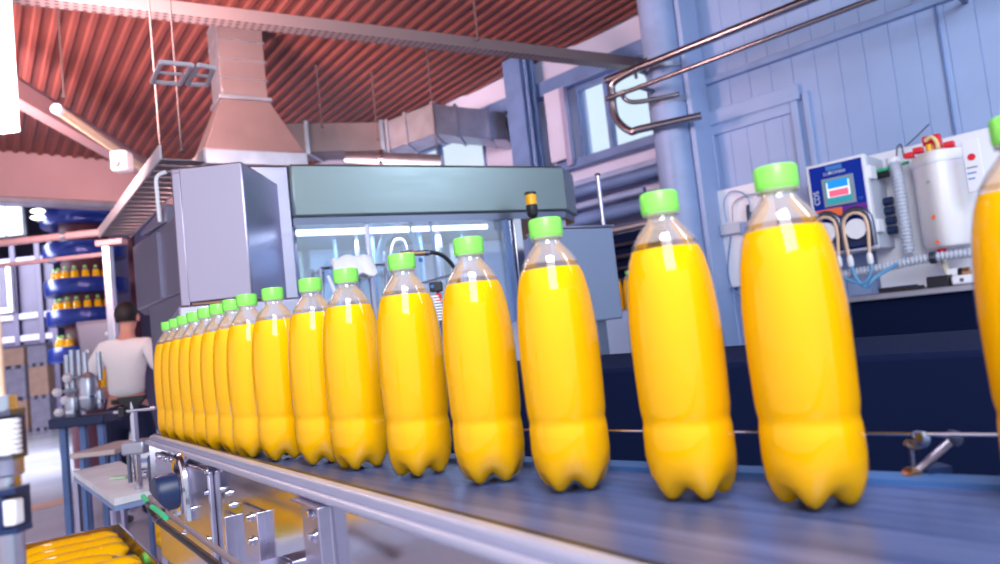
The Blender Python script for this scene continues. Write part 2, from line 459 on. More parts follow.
# second column: H section
t = thing('column', WF.p(-4.47, 5.05, 0), 'blue steel column left of the tall window band', 'column')
mb = MB(WF); mb.box(-4.58, -4.36, 4.92, 4.95, 0, CEIL); mb.box(-4.58, -4.36, 5.10, 5.13, 0, CEIL); mb.box(-4.48, -4.46, 4.95, 5.10, 0, CEIL); mb.build('shaft', BLUEP, t, bevel=.003)
mb = MB(WF); mb.tube([(-4.33, 4.96, .2), (-4.33, 4.96, CEIL - .05)], .018); mb.build('riser_pipe', BLUEP, t)
mb = MB(WF); mb.box(-4.70, -4.24, 4.86, 5.15, 2.52, 2.60); mb.build('bearing_plate', BLUEP, t, bevel=.008)
t = tag(MB(WF).box(-4.27, -4.06, 5.10, 5.2, 2.70, 3.36).build('wall_cabinet', PLASTER, bevel=.012), 'narrow white cabinet mounted between blue column and window', 'cabinet')
t = tag(MB(WF).box(-4.05, -3.99, 5.06, 5.115, 2.62, 3.34).build('cable_duct', dots_mat('speckled_duct', (.30, .32, .55), -PI / 4, (18, 18, 14), .26, (.5, .12, .2), .2), bevel=.004), 'speckled upright cable duct hanging left of the window', 'cable duct')
# pipes under the sill
for z, r, y, x0, x1, lb, m_ in ((2.36, .048, 5.06, -4.4, -3.0, 'thick blue wall pipe under the window sill, uppermost of four', BLUEP), (2.24, .028, 5.1, -4.4, -3.3, 'thin light blue pipe mounted just below the thick blue wall pipe', BLUEL), (2.10, .06, 5.02, -4.6, -3.0, 'wide dull blue wall pipe above the dark recess', BLUEP), (1.93, .03, 4.9, -4.3, -3.0, 'teal pale pipe, lowest on the wall behind green-capped bottle', GALV)):
    mb = MB(WF); mb.tube([(x0, y, z), (x1, y, z)], r, 14)
    o_ = tag(mb.build('wall_pipe', m_), lb, 'pipe')
    mb = MB(WF)
    for xx in (x0 + .25, x1 - .3): mb.box(xx, xx + .03, y, 5.26, z - .012, z + .012)
    mb.build('pipe_mount', BLUEP, o_, split=True)
t = thing('pump_housing', WF.p(-3.4, 4.7, 0), 'dark navy pump housing in the recess left of pillar', 'pump')
MB(WF).box(-4.1, -3.05, 4.62, 5.2, 0, 1.86).build('body', NAVY, t, bevel=.02)
mb = MB(WF)
for k in range(5): mb.tube([(-3.9, 4.56, 1.40 + k * .09), (-3.08, 4.56, 1.40 + k * .09)], .012 + .004 * (k % 2), 8)
mb.build('cooling_pipes', STEELD, t)
mb = MB(WF); mb.cyl((-3.72, 4.62, 1.78), (0, -1, 0), .03, .05); mb.build('blue_knob', BELTBLUE, t)

# handrail like steel pipes
def wpipe(pts, r, lb):
    P_ = [WF.l(px_, py_, y=yy) for px_, py_, yy in pts]
    return P_


A1 = WF.l(640, 70, y=4.45); A2 = WF.l(800, 0, y=4.45)
zz = (A1.z + A2.z) / 2
u1 = WF.l(612, 92, y=4.45); u2 = WF.l(616, 118, y=4.45); u3 = WF.l(630, 131, y=4.45); u4 = WF.l(655, 133, y=4.48)
mb = MB(WF); mb.tube([(3, 4.45, zz), (A1.x + .15, 4.45, zz), (A1.x, 4.45, zz), (u1.x + .03, 4.45, zz - .03), (u1.x, 4.45, u1.z - .02), (u2.x, 4.45, u2.z), (u3.x, 4.45, u3.z), (u4.x - .1, 4.47, u3.z - .005), (u4.x + .3, 4.62, u3.z - .005)], .028, 14, smooth=6)
t = tag(mb.build('steel_pipe', PIPEM), 'upper polished steel pipe bending down in a U before the window', 'pipe')
mb = MB(WF)
for xx in (-2.85, -1.0, 1.2): mb.box(xx, xx + .03, 4.45, 5.0, zz - .012, zz + .012)
mb.build('mount', STEELD, t, split=True)
mb = MB(WF); mb.cyl((A1.x + .06, 4.45, zz - .05), (0, 0, 1), .014, .1, 10); mb.cyl((A1.x - .04, 4.45, zz - .07), (0, 0, 1), .012, .12, 10); mb.build('valve_stub', STEELP, t, split=True)
B1 = WF.l(640, 90, y=4.40); B2 = WF.l(860, 0, y=4.40); z2 = (B1.z + B2.z) / 2
b1 = WF.l(622, 97, y=4.40); b3 = WF.l(655, 107, y=4.45)
mb = MB(WF); mb.tube([(3, 4.40, z2), (B1.x + .2, 4.40, z2), (b1.x + .05, 4.40, z2 + .005), (b1.x, 4.43, z2 - .03), (b1.x + .08, 4.47, z2 - .075), (b1.x + .35, 4.6, z2 - .08)], .017, 12, smooth=6)
t = tag(mb.build('steel_pipe', PIPEM), 'lower thinner steel pipe with hairpin end in front of the window', 'pipe')
mb = MB(WF)
for xx in (-2.8, -.9, 1.3): mb.box(xx, xx + .025, 4.40, 5.0, z2 - .01, z2 + .01)
mb.build('mount', STEELD, t, split=True)
k1 = WF.l(647, 84, y=4.7); k2 = WF.l(650, 128, y=4.7)
tag(MB(WF).tube([(k1.x, 4.7, k1.z), (k1.x, 4.7, k2.z)], .009, 8).build('hanging_rod', STEELD), 'short dark upright rod seen against the bright window', 'rod')
# flat strip on the cladding
tag(MB(WF).box(-2.78, 4.5, 4.96, 5.0, 2.87, 2.92).build('wall_strip', BLUEL, bevel=.006), 'long flat dark blue conduit mounted on the cladding under steel pipes', 'conduit')
tag(MB(WF).box(-1.045, -1.035, 4.98, 5.0, 1.2, CEIL).build('wall_strip', BLUEP, bevel=.003), 'thin upright blue conduit mounted on cladding above the white tank', 'conduit')

# perforated cable tray across the hall
e1 = W0.l(645, 62, y=5.9); e2 = W0.l(95, -3, z=e1.z)
dvec = (e1 - e2).normalized(); trf = Fr(math.degrees(math.atan2(-dvec.y, dvec.x)))
g1 = Vector((e1.dot(trf.ex), e1.dot(trf.ey), e1.z)); g2 = Vector((e2.dot(trf.ex), e2.dot(trf.ey), e2.z))
PERF = dots_mat('perforated_sheet', (.20, .165, .185), -trf.az * -1, (22, 26, 26), .30, (.05, .04, .06), .5, .5)
mb = MB(trf); x0, x1, y0 = g2.x - 1.2, g1.x, g1.y
mb.box(x0, x1, y0, y0 + .004, g1.z - .045, g1.z + .035); mb.box(x0, x1, y0 + .004, y0 + .10, g1.z - .045, g1.z - .041); mb.box(x0, x1, y0 + .10, y0 + .104, g1.z - .045, g1.z + .035)
t = tag(mb.build('hanging_cable_tray', PERF), 'long perforated cable tray crossing under the red ceiling', 'cable tray')
HANG = []


def rod(px_, py_, D, lb, r=.006, ztop=CEIL + .02, zb=None):
    q = at(px_, py_, D); zb = q.z if zb is None else zb
    mb = MB(); mb.tube([(q.x, q.y, zb), (q.x, q.y, ztop)], r, 8); o_ = mb.build('hanging_rod', ROD, bevel=0)
    mb = MB(); mb.cyl((q.x, q.y, ztop - .05), (0, 0, 1), r * 2.6, .02, 8); mb.cyl((q.x, q.y, zb), (0, 0, 1), r * 2.6, .015, 8); mb.build('nut', ROD, o_, split=True)
    return tag(o_, lb, 'rod')


rod(478, 40, 5.05, 'thin hanging rod holding the perforated tray above the beacon')
rod(437, 150, 6.2, 'long thin rod hanging in front of the angled duct corner')
rod(378, 140, 6.6, 'thin rod hanging at the joint of the round duct, left of the corner')
rod(322, 128, 6.3, 'faint hanging rod just right of the extraction hood')
rod(64, 98, 4.6, 'pale hanging rod near the white flood lamp, leftmost rod')

# extraction hood with duct
HD = 5.0
def hood():
    fr = Fr(-33); c0 = at(205, 163, HD); c1 = at(205, 148, HD)
    l0 = Vector((c0.dot(fr.ex), c0.dot(fr.ey), 0)); x0, y0 = l0.x, l0.y
    r = fr.l(308, 160, y=y0); x1 = r.x
    lft = fr.l(188, 166, x=x0); y1 = lft.y if lft.y > y0 + .1 else y0 + .5
    y1 = min(y1, y0 + .7)
    t = thing('extraction_hood', fr.p((x0 + x1) / 2, (y0 + y1) / 2, c0.z), 'large brownish trapezoid extraction hood with square duct up to ceiling', 'extraction hood')
    mb = MB(fr); mb.box(x0, x1, y0, y1, c0.z, c1.z); mb.build('rim', GALV, t, bevel=.006)
    tp = fr.l(221, 98, y=y0 + .12); tr_ = fr.l(270, 103, y=y0 + .12)
    X0, X1, Y0, Y1 = tp.x, tr_.x, y0 + .12, y0 + .42; zt = tp.z
    z0 = c1.z
    mb = MB(fr); mb.hexa([fr.p(x0 + .01, y0 + .01, z0), fr.p(x1 - .01, y0 + .01, z0), fr.p(x1 - .01, y1 - .01, z0), fr.p(x0 + .01, y1 - .01, z0)], [fr.p(X0, Y0, zt), fr.p(X1, Y0, zt), fr.p(X1, Y1, zt), fr.p(X0, Y1, zt)])
    mb.build('canopy', GALVD, t, bevel=.006)
    mb = MB(fr); mb.box(X0 - .015, X1 + .015, Y0 - .015, Y1 + .015, zt, zt + .03); mb.build('collar', GALV, t, bevel=.004)
    mb = MB(fr); mb.box(X0 + .01, X1 - .01, Y0 + .01, Y1 - .01, zt + .03, CEIL + .02); mb.build('duct', GALVD, t, bevel=.006)
    mb = MB(fr); mb.box(X0 + .003, X0 + .012, Y0 + .008, Y1 - .01, zt + .03, CEIL); mb.build('duct_lit_side', GALV, t)  # lighter sheet paints the brighter light on this face
    mb = MB(fr)
    for k in range(4): mb.box(X0, X1, Y0, Y1, zt + .16 + k * .15, zt + .166 + k * .15)
    mb.build('duct_seams', GALV, t)


hood()

# angled rectangular duct
zt, zb = 3.30, 3.02
PL = [(at(262, 128, 6.40)), (at(382, 124, 6.72)), (at(433, 115, 6.6)), (at(505, 117, 6.85))]
PL[2] = at(433, 115, 6.35); PL[1] = at(385, 124, 6.75)
t = thing('ventilation_duct', (PL[2].x, PL[2].y, zb), 'angled galvanised ventilation duct hanging under the ceiling', 'ventilation duct')
dep = Vector((.05, .34, 0))
for (a, b) in ((0, 1), (1, 2), (2, 3)):
    p, q = PL[a], PL[b]
    mb = MB(); mb.hexa([(p.x, p.y, zb), (q.x, q.y, zb), (q.x + dep.x, q.y + dep.y, zb), (p.x + dep.x, p.y + dep.y, zb)], [(p.x, p.y, zt), (q.x, q.y, zt), (q.x + dep.x, q.y + dep.y, zt), (p.x + dep.x, p.y + dep.y, zt)])
    mb.build('duct_section', GALV if a else GALVD, t, bevel=.008)
mb = MB()
for (a, b, f) in ((0, 1, .35), (0, 1, .97), (1, 2, .02), (1, 2, .42), (1, 2, .98), (2, 3, .3), (2, 3, .75)):
    p = PL[a].lerp(PL[b], f); u = (PL[b] - PL[a]); u.z = 0; u.normalize(); u *= .018
    mb.hexa([(p.x - u.x, p.y - u.y - .02, zb - .015), (p.x + u.x, p.y + u.y - .02, zb - .015), (p.x + u.x + dep.x, p.y + u.y + dep.y, zb - .015), (p.x - u.x + dep.x, p.y - u.y + dep.y, zb - .015)],
            [(p.x - u.x, p.y - u.y - .02, zt + .015), (p.x + u.x, p.y + u.y - .02, zt + .015), (p.x + u.x + dep.x, p.y + u.y + dep.y, zt + .015), (p.x - u.x + dep.x, p.y - u.y + dep.y, zt + .015)])
mb.build('flange', GALV, t, split=True)
mb = MB(); q = PL[3]; mb.lathe([(.14, 0), (.14, .05), (.10, .08), (.0, .09)], (q.x, q.y + .17, (zt + zb) / 2), (q.x - PL[2].x, q.y - PL[2].y, 0), 20); mb.build('end_cap', GALV, t)
p = at(345, 158, 6.2); q = at(440, 152, 6.2)
mb = MB(); mb.tube([(p.x, 6.25, p.z - .02), (q.x, 6.25, q.z - .1)], .09, 16); o_ = tag(mb.build('hanging_round_duct', GALV), 'small round duct hanging below the angled ventilation duct', 'ventilation duct')
mb = MB(); mb.lathe([(.1, 0), (.1, .03)], (p.x + .3, 6.25, p.z - .045), (1, 0, -.1), 16); mb.build('clamp_ring', STEELP, o_)

# U shaped cable tray at left, hung on two rods
z = 2.18; n0 = CF.l(172, 160, z=z); f0 = CF.l(90, 238, z=z); x_ = (n0.x + f0.x) / 2
t = thing('hanging_tray', CF.p(x_, (n0.y + f0.y) / 2, z), 'white U-shaped cable tray hanging left of the steel box', 'cable tray')
mb = MB(CF); mb.box(x_, x_ + .012, n0.y, f0.y, z, z + .07); mb.build('side_rail', FADED, t, bevel=.003)
mb = MB(CF); mb.box(x_ + .20, x_ + .212, n0.y, f0.y, z, z + .07); mb.build('side_rail', FADED, t, bevel=.003)
mb = MB(CF)
yy = n0.y
while yy < f0.y - .05: mb.box(x_ + .012, x_ + .20, yy, yy + .09, z, z + .006); yy += .12
mb.build('rungs', GALVD, t)
for (px_, py_), lb in (((161, 158), 'left of two thin rods holding the white cable tray'), ((182, 152), 'right of two thin rods holding the white cable tray')):
    q = W0.l(px_, py_, z=z + .07); rod(px_, py_, q.y, lb, .005, zb=z + .07)
z = 2.53
for pts, lb in ((((152, 82), (180, 84), (192, 65), (161, 62)), 'white rectangular cable ladder frame hanging left of hood duct'), (((187, 84), (207, 85), (214, 68), (199, 65)), 'short white cable ladder frame, nearest to the hood duct')):
    c = [W0.l(*p, z=z) for p in pts]; mb = MB()
    for i in range(4): mb.tube([c[i], c[(i + 1) % 4]], .011, 8)
    mb.tube([c[0].lerp(c[3], .5), c[1].lerp(c[2], .5)], .008, 8)
    tag(mb.build('hanging_ladder', FADED), lb, 'cable ladder')
# diagonal beam with fixture and lamp box
z = 3.45; p = W0.l(12, 82, z=z); q = W0.l(152, 168, z=z)
fr = Fr(math.degrees(math.atan2(-(q - p).y, (q - p).x))); L_ = (q - p).length
lp = Vector((p.dot(fr.ex), p.dot(fr.ey), 0))
t = thing('hanging_beam', p, 'rose painted steel channel hanging diagonally at upper left', 'beam')
mb = MB(fr); mb.box(lp.x - .3, lp.x + L_, lp.y, lp.y + .012, z - .1, z + .05); mb.box(lp.x - .3, lp.x + L_, lp.y + .012, lp.y + .12, z - .1, z - .085); mb.box(lp.x - .3, lp.x + L_, lp.y + .012, lp.y + .12, z + .035, z + .05); mb.build('channel', LINT, t)
mb = MB(fr); mb.box(lp.x - .3, lp.x + L_, lp.y + .03, lp.y + .1, z + .05, z + .10); mb.build('pale_strip', GALV, t)
p2 = at(58, 110, 5.2); q2 = at(148, 172, 6.9)
mb = MB(); mb.tube([p2, q2], .035, 10); o_ = tag(mb.build('hanging_tube_lamp', mat('cream_fixture', (.75, .62, .45), .5)), 'cream strip light fixture hanging beneath the rose channel', 'light fixture')
mb = MB(); u = (q2 - p2).normalized(); mb.tube([p2 - u * .03, p2 + u * .02], .04, 10); mb.tube([q2 - u * .02, q2 + u * .03], .04, 10); mb.build('end_cap', WHITE, o_, split=True)
q = at(121, 160, 5.6); mb = MB(); mb.box(q.x - .065, q.x + .065, 5.55, 5.68, q.z - .09, q.z + .07)
o_ = tag(mb.build('hanging_junction_box', WHITE, bevel=.02), 'small white junction box hanging at the end of the rose channel', 'junction box')
mb = MB(); mb.cyl((q.x - .01, 5.55, q.z - .04), (0, -1, 0), .03, .04); mb.build('socket', GALV, o_)
# flood lamp
t = thing('hanging_flood_lamp', at(4, 126, 3.5), 'big blinding white flood lamp hanging at the upper left edge', 'lamp')
a = at(-32, -60, 3.5); b = at(13, 125, 3.5)
mb = MB(); mb.box(a.x - .02, b.x + .0, 3.5, 3.56, b.z - .02, a.z + .02); mb.build('housing', WHITE, t, bevel=.01)
mb = MB(); mb.box(a.x, b.x - .012, 3.485, 3.5, b.z, a.z); mb.build('lamp_glass', LAMPW, t, bevel=.004)
mb = MB(); mb.tube([((a.x + b.x) / 2, 3.56, a.z), ((a.x + b.x) / 2, 3.56, CEIL)], .012, 8); mb.build('hanger', GALV, t)

# ================================================================== LIGHT
wd = bpy.data.worlds.new('world'); S.world = wd; wd.use_nodes = True
nt = wd.node_tree; N = nt.nodes; L = nt.links; bg = N['Background']
tc = N.new('ShaderNodeTexCoord'); sx = N.new('ShaderNodeSeparateXYZ'); L.new(tc.outputs['Generated'], sx.inputs[0])
rp = N.new('ShaderNodeValToRGB'); mr = N.new('ShaderNodeMapRange'); mr.inputs['From Min'].default_value = -1; mr.inputs['From Max'].default_value = 1
L.new(sx.outputs['X'], mr.inputs['Value']); L.new(mr.outputs['Result'], rp.inputs['Fac'])
rp.color_ramp.elements[0].color = (1, .82, .88, 1); rp.color_ramp.elements[1].color = (.74, .88, 1, 1); rp.color_ramp.elements[0].position = .1; rp.color_ramp.elements[1].position = .6
L.new(rp.outputs['Color'], bg.inputs['Color']); bg.inputs['Strength'].default_value = 1.0


def area(name, loc, to, sx_, sy_, power, col, spread=PI):
    l = bpy.data.lights.new(name, 'AREA'); l.shape = 'RECTANGLE'; l.size = sx_; l.size_y = sy_; l.energy = power; l.color = col; l.spread = spread
    o = bpy.data.objects.new(name, l); COL.objects.link(o); o.location = loc
    o.rotation_euler = (Vector(to) - Vector(loc)).to_track_quat('-Z', 'Y').to_euler(); return o


area('unseen_overhead_light', (.1, -.7, 3.0), (.2, 1.6, 1.0), 1.1, 2.0, 105, (.93, .95, 1))  # unseen lamp whose strip is mirrored on the bottle shoulders
area('unseen_overhead_light', (2.6, 1.0, 3.5), (3.2, 3.6, 1.5), 1.6, 1.6, 95, (.74, .87, 1))  # added light out of view, brightens the right wall
area('pink_ceiling_fill', at(26, 60, 3.3), (-1.2, 6.5, 4.2), .8, .8, 140, (1, .58, .50), 2.3)  # added pink light beside the flood lamp, warms the ceiling
area('pink_ceiling_fill', (-4.2, 4.5, 3.0), (-3.0, 6.8, 3.8), 1.2, 1.2, 100, (1, .62, .55), 1.9)  # second added pink light without a fixture, warms ceiling and lintel
area('hall_fill', (-9, 9.5, 3.4), (-8.5, 13, 0), 3, 3, 620, (.85, .88, 1))  # added light out of view, brightens hall floor and crates
area('machine_light', BF.p(1.2, 3.35, 1.72), BF.p(1.2, 3.5, 1.2), 1.2, .1, 5, (.8, .9, 1))

# ================================================================== BOTTLES
H = .33


def feet(r, h, a):
    if h > .030: return r, h
    k = (.030 - h) / .030
    c = .5 + .5 * math.cos(5 * a)
    return r * (1 - .20 * k * (1 - c)), h + .013 * (1 - c) * k


def bottle_proto():
    t = thing('juice_bottle', (0, 0, 0), '', 'bottle')
    pr = [(.0, .010), (.016, .006), (.030, .0), (.038, .003), (.0435, .012), (.0475, .025), (.0492, .045), (.0490, .068), (.0484, .076), (.0472, .082), (.0484, .088), (.0494, .096), (.0503, .13), (.0507, .165), (.0502, .19), (.0485, .212),
          (.0462, .235), (.0418, .257), (.0350, .275), (.0268, .288), (.0185, .298), (.0158, .302), (.0158, .305), (.0200, .3055), (.0200, .308), (.0150, .309), (.0150, .318)]
    mb = MB(); mb.lathe(pr, (0, 0, 0), seg=40, fn=feet); mb.mi = [1 if sum(mb.v[i].z for i in f) / len(f) > .272 else 0 for f in mb.f]; mb.build('bottle_shell', [SHELL, SHELLU], t, sharp=60)
    jp = [(max(r - .0016, 0), h + .0012) for r, h in pr if h <= .257] + [(.0362, .2685), (.0, .2690)]
    mb = MB(); mb.lathe(jp, (0, 0, 0), seg=40, fn=feet); mb.build('juice', JUICE, t, sharp=60)
    mb = MB()
    mb.lathe([(.0192, .3095), (.0205, .3100), (.0207, .3285), (.0196, .3312), (.0, .3318)], (0, 0, 0), seg=48, fn=lambda r, h, a: (r + (.0005 * math.cos(24 * a) if .309 < h < .33 and r > .02 else 0), h))
    c = mb.build('cap', GREEN, t, sharp=50)
    mb = MB(); mb.lathe([(.0185, .3085), (.0200, .3080), (.0202, .3098), (.0190, .3102)], (0, 0, 0), seg=32); mb.build('cap_ring', GREEN, c)
    return t


PROTO = bottle_proto(); used = False


def bottle(loc, label, group, rot=None):
    global used
    o = PROTO if not used else copy_tree(PROTO); used = True
    o.location = loc; o.rotation_euler = rot or (0, 0, random.uniform(0, 6)); o['label'] = label; o['group'] = group; return o


BP = [(-.999, 2.082), (-.929, 1.991), (-.862, 1.904), (-.794, 1.822), (-.725, 1.737), (-.658, 1.655), (-.592, 1.577), (-.526, 1.495), (-.446, 1.415), (-.344, 1.312), (-.258, 1.218), (-.146, 1.100), (-.038, .996), (.064, .898), (.185, .796), (.285, .716), (.447, .60)]
BL = ['leftmost in the row, nearest the person in white', 'second from the left end of the row', 'third from the left end of the row', 'fourth from the left end of the row', 'fifth from the left end of the row', 'sixth from the left end of the row',
      'seventh from left, below steel box left edge', 'eighth from left, below the steel box', 'ninth from left, below the steel box corner', 'tenth from left, below the steel post',
      'eleventh from left, before the white towel', 'cap touching the brass hose fitting', 'between black hose and beacon', 'standing below the yellow and black beacon', 'in front of the round pillar', 'in front of the blue door', 'rightmost, cut off by the picture edge']
for i, (x, y) in enumerate(BP):
    sft = .034 * max(0, (7 - i) / 7)
    p = Vector((x, y, 1.0008)) + CF.ex * sft
    bottle(p, 'green-capped orange juice bottle on the belt, ' + BL[i], 'juice bottles in a row on the conveyor belt')

# ================================================================== CONVEYOR
ce = at(0, 0, 1)
XN = .394
t = thing('conveyor', CF.p(.6, .5, 0), 'long steel bottle conveyor with grey-blue belt and polished near rail', 'conveyor')
far = [(.63, 2.36), (.62, 1.3)]
f1 = W0.l(620, 471, z=1.0); f2 = W0.l(1000, 491, z=1.0)
fl = lambda v: (v.dot(CF.ex), v.dot(CF.ey))
fd = (f2 - f1).normalized(); f3 = f2 + fd * .9
far += [fl(f1), fl(f2), fl(f3)]
mb = MB(CF); mb.prism([(XN + .004, -1.2), (XN + .004, 2.36)] + far, .955, 1.0); mb.build('belt', BELT, t)
mb = MB(CF); mb.box(XN - .004, XN + .004, -1.2, 2.30, .94, 1.017); mb.build('black_seal_strip', BLACK, t)
mb = MB(CF); mb.box(XN - .024, XN - .004, -1.2, 2.235, .985, 1.019); mb.build('edge_rail', SATIN, t, bevel=.005)
mb = MB(CF); mb.tube([(XN - .030, -1.2, 1.002), (XN - .030, 2.235, 1.002)], .0065, 12); mb.build('edge_rod', SATIN, t)
mb = MB(CF); mb.box(XN - .026, XN - .020, -1.2, 2.235, .72, .995); pnl = mb.build('side_panel', STEELM, t)
mb = MB(CF); mb.box(XN - .02, .63, 2.20, 2.235, .72, .99); mb.build('end_plate', STEEL, t, bevel=.004)
# far edge strip, black frame behind belt
mb = MB(); e = fd.cross(Vector((0, 0, 1))); e = -e if e.y < 0 else e
A_ = f1 - fd * .45; B_ = f3
mb.hexa([A_ - Vector((0, 0, .05)), B_ - Vector((0, 0, .05)), B_ + e * .035 - Vector((0, 0, .05)), A_ + e * .035 - Vector((0, 0, .05))], [A_ + Vector((0, 0, .006)), B_ + Vector((0, 0, .006)), B_ + e * .035 + Vector((0, 0, .006)), A_ + e * .035 + Vector((0, 0, .006))])
mb.build('far_rim', mat('blue_rim_reflection', (.045, .12, .32), .35), t)  # reflected blue light painted into the rim colour
g = [f1 - fd * .5 + e * .03 + Vector((0, 0, .047)), f3 + e * .03 + Vector((0, 0, .047))]
mb = MB(); mb.tube(g, .0022, 8); rail = mb.build('guide_rail', STEELP, t)
for k, fpos in enumerate((.12, .30, .52, .80)):
    p = g[0].lerp(g[1], fpos); mb = MB(); mb.tube([p + Vector((0, 0, -.05)) + e * .01, p + e * .01], .004, 8); mb.build('rail_post', STEELD, rail)
# legs
for y in (-.6, 1.9):
    for x in (XN + .05, .58):
        mb = MB(CF); mb.box(x - .025, x + .025, y - .025, y + .025, .03, .955); lg = mb.build('leg', STEEL, t, bevel=.004)
        mb = MB(CF); mb.lathe([(.05, 0), (.05, .012), (.02, .03)], (x, y, 0), seg=16); mb.build('foot', BLACK, lg)
# drive bearing block
XP = XN - .026


def onpanel(px_, py_): return CF.l(px_, py_, x=XP)


c = onpanel(191, 488)
mb = MB(CF)
tl = onpanel(172, 456); br = onpanel(216, 508)
zt_, zb_ = tl.z + .004, .80
mb.box(XP - .012, XP, onpanel(214, 480).y, onpanel(163, 480).y + .02, .72, .985); plate = mb.build('bearing_plate', STEEL, t, bevel=.004)
mb = MB(CF)
ring = []
r_ = .052
for k in range(13):
    a = PI * (1.02 - k / 12 * 1.1); ring.append((XP - .018, c.y + .005 - math.cos(a) * r_ * 1.0, c.z + .02 + math.sin(a) * r_))
ring = [(XP - .018, c.y + r_, c.z - .06)] + ring[1:-1] + [(XP - .018, c.y - r_, c.z - .06)]
mb.tube(ring, .010, 8); mb.build('bearing_guard', STEELP, plate)
mb = MB(CF); mb.lathe([(.040, 0), (.040, .055), (.036, .062), (.0, .064)], (XP - .010, c.y + .012, c.z), (-1, 0, 0), 28); mb.build('bearing_cap', DBLUE, plate)
mb = MB(CF); mb.lathe([(.046, 0), (.046, .018), (.041, .02)], (XP - .010, c.y + .012, c.z), (-1, 0, 0), 28); mb.build('bearing_collar', STEELP, plate)
for (px_, py_) in ((164, 456), (171, 458), (177, 459), (214, 470), (214, 491), (171, 507), (183, 513), (200, 507), (188, 533), (193, 529), (214, 538), (229, 493), (233, 505)):
    q = onpanel(px_, py_); mb = MB(CF); bolt(mb, (XP - .012 if px_ < 216 else XP, q.y, q.z), (-1, 0, 0), .0050, .008); mb.build('bolt', STEELP, plate if px_ < 216 else pnl)
# upright brackets (angle bars) with bolts
for k, (xa, yt, xb) in enumerate(((244, 502, 264), (303, 498, 331), (226, 510, 235))):
    p = onpanel(xa, yt); q = onpanel(xb, yt)
    mb = MB(CF); mb.box(XP - (.020 if k else .014), XP, q.y, q.y + .006, .72, p.z); mb.box(XP - .004, XP, q.y, p.y, .72, p.z)
    if k == 1: mb.box(XP - .020, XP, q.y, p.y, p.z, p.z + .004)
    b_ = mb.build('bracket', STEEL, t, bevel=.0015)
    for (dx, yy) in ((0, 12), (0, 34)) if k < 2 else ((0, 30),):
        o = onpanel((xa + xb) / 2 - 5, yt + yy); mb = MB(CF); bolt(mb, (XP - .004, (p.y + q.y) / 2 + .004, o.z), (-1, 0, 0), .0055, .010); mb.build('bolt', STEELP, b_)
q = onpanel(285, 562); mb = MB(CF); mb.box(XP - .05, XP, q.y - .03, q.y + .02, q.z - .03, q.z + .006); mb.build('bracket', STEEL, t, bevel=.003)
# clamp lever and knob on the guide rail
t = thing('clamp_lever', W0.l(932, 478, z=1.0), 'small steel clamp lever beside the belt edge, lower right', 'lever')
D_ = W0.l(912, 480, z=1.005).y + .02
a, b = at(912, 476, D_), at(954, 438, D_)
mb = MB(); mb.tube([a, a.lerp(b, .35), b], .0045, 10); mb.build('arm', STEEL, t)
mb = MB(); mb.lathe([(.0, 0), (.008, .003), (.008, .012), (0, .015)], (b.x, b.y - .007, b.z), (0, 1, 0), 14); mb.build('pivot', STEELD, t)
mb = MB(); mb.lathe([(.007, 0), (.009, .003), (.009, .014), (.006, .018)], (a.x, a.y - .009, a.z), (0, 1, 0), 14); mb.build('pivot', BRASS, t)
mb = MB(); c_ = at(935, 470, D_); mb.prism([(c_.x - .012, c_.y - .01), (c_.x + .012, c_.y - .01), (c_.x + .012, c_.y + .012), (c_.x - .012, c_.y + .012)], 1.0, 1.012); mb.build('base_block', DBLUE, t)
mb = MB(); c2 = at(938, 482, D_); mb.cyl((c2.x, c2.y, 1.0), (0, 0, 1), .007, .010); mb.build('screw', BRASS, t)
t = thing('rail_knob', at(916, 448, D_), 'round steel rail knob with brass nut by the thin guide rail', 'knob')
q = at(916, 438, D_); mb = MB(); mb.lathe([(.0, 0), (.0075, .001), (.0085, .004), (.0085, .012), (.0, .014)], (q.x, q.y, q.z), (0, -1, 0), 18); mb.build('disc', STEELP, t)
q = at(914, 447, D_); mb = MB(); mb.tube([(q.x - .008, q.y, q.z + .006), (q.x, q.y, q.z), (q.x + .009, q.y, q.z + .002)], .0035, 8, smooth=3); mb.build('nut', BRASS, t)
mb = MB(); mb.tube([(q.x, q.y + .006, 1.0), (q.x, q.y + .006, q.z)], .003, 8); mb.build('stem', STEELD, t)

# low dark housing behind the belt
hz = WF.l(745, 362, y=1.25).z
t = thing('machine_housing', WF.p(-.4, 1.4, 0), 'low long dark navy housing behind the conveyor belt', 'machine')
MB(WF).box(-2.3, 1.6, 1.25, 1.8, .06, hz).build('body', NAVY, t, bevel=.01)
mb = MB(WF)
for x in (-1.6, -.55, .5): mb.box(x, x + .006, 1.243, 1.25, .5, hz - .01)
mb.build('seams', STEELD, t)
mb = MB(WF)
for x in (-2.2, 1.5):
    for y in (1.3, 1.75): mb.cyl((x, y, 0), (0, 0, 1), .03, .06)
mb.build('foot', BLACK, t, split=True)

# ================================================================== BENCHES BY THE WALL
t = thing('dark_bench', WF.p(-.2, 4.6, 0), 'long dark navy bench along the wall below the white tank', 'bench')
MB(WF).box(-1.75, 3.0, 4.3, 4.98, .08, 1.15).build('body', NAVY, t, bevel=.01)
MB(WF).box(-1.77, 3.02, 4.27, 4.98, 1.15, 1.185).build('top', GALV, t, bevel=.006)
mb = MB(WF); mb.tube([(-1.7, 4.26, .93), (3, 4.26, .93)], .006, 8); mb.build('rail', STEELP, t)
MB(WF).box(-1.7, 2.9, 4.4, 4.9, 0, .08).build('plinth', BLACK, t)
t = thing('infeed_conveyor', WF.p(-3.6, 4.3, 0), 'dark conveyor by the window wall carrying a row of distant bottles', 'conveyor')
bz = WF.l(618, 320, y=4.15).z
MB(WF).box(-5.6, -2.95, 4.02, 4.38, bz - .12, bz).build('belt', DBLUE, t, bevel=.006)
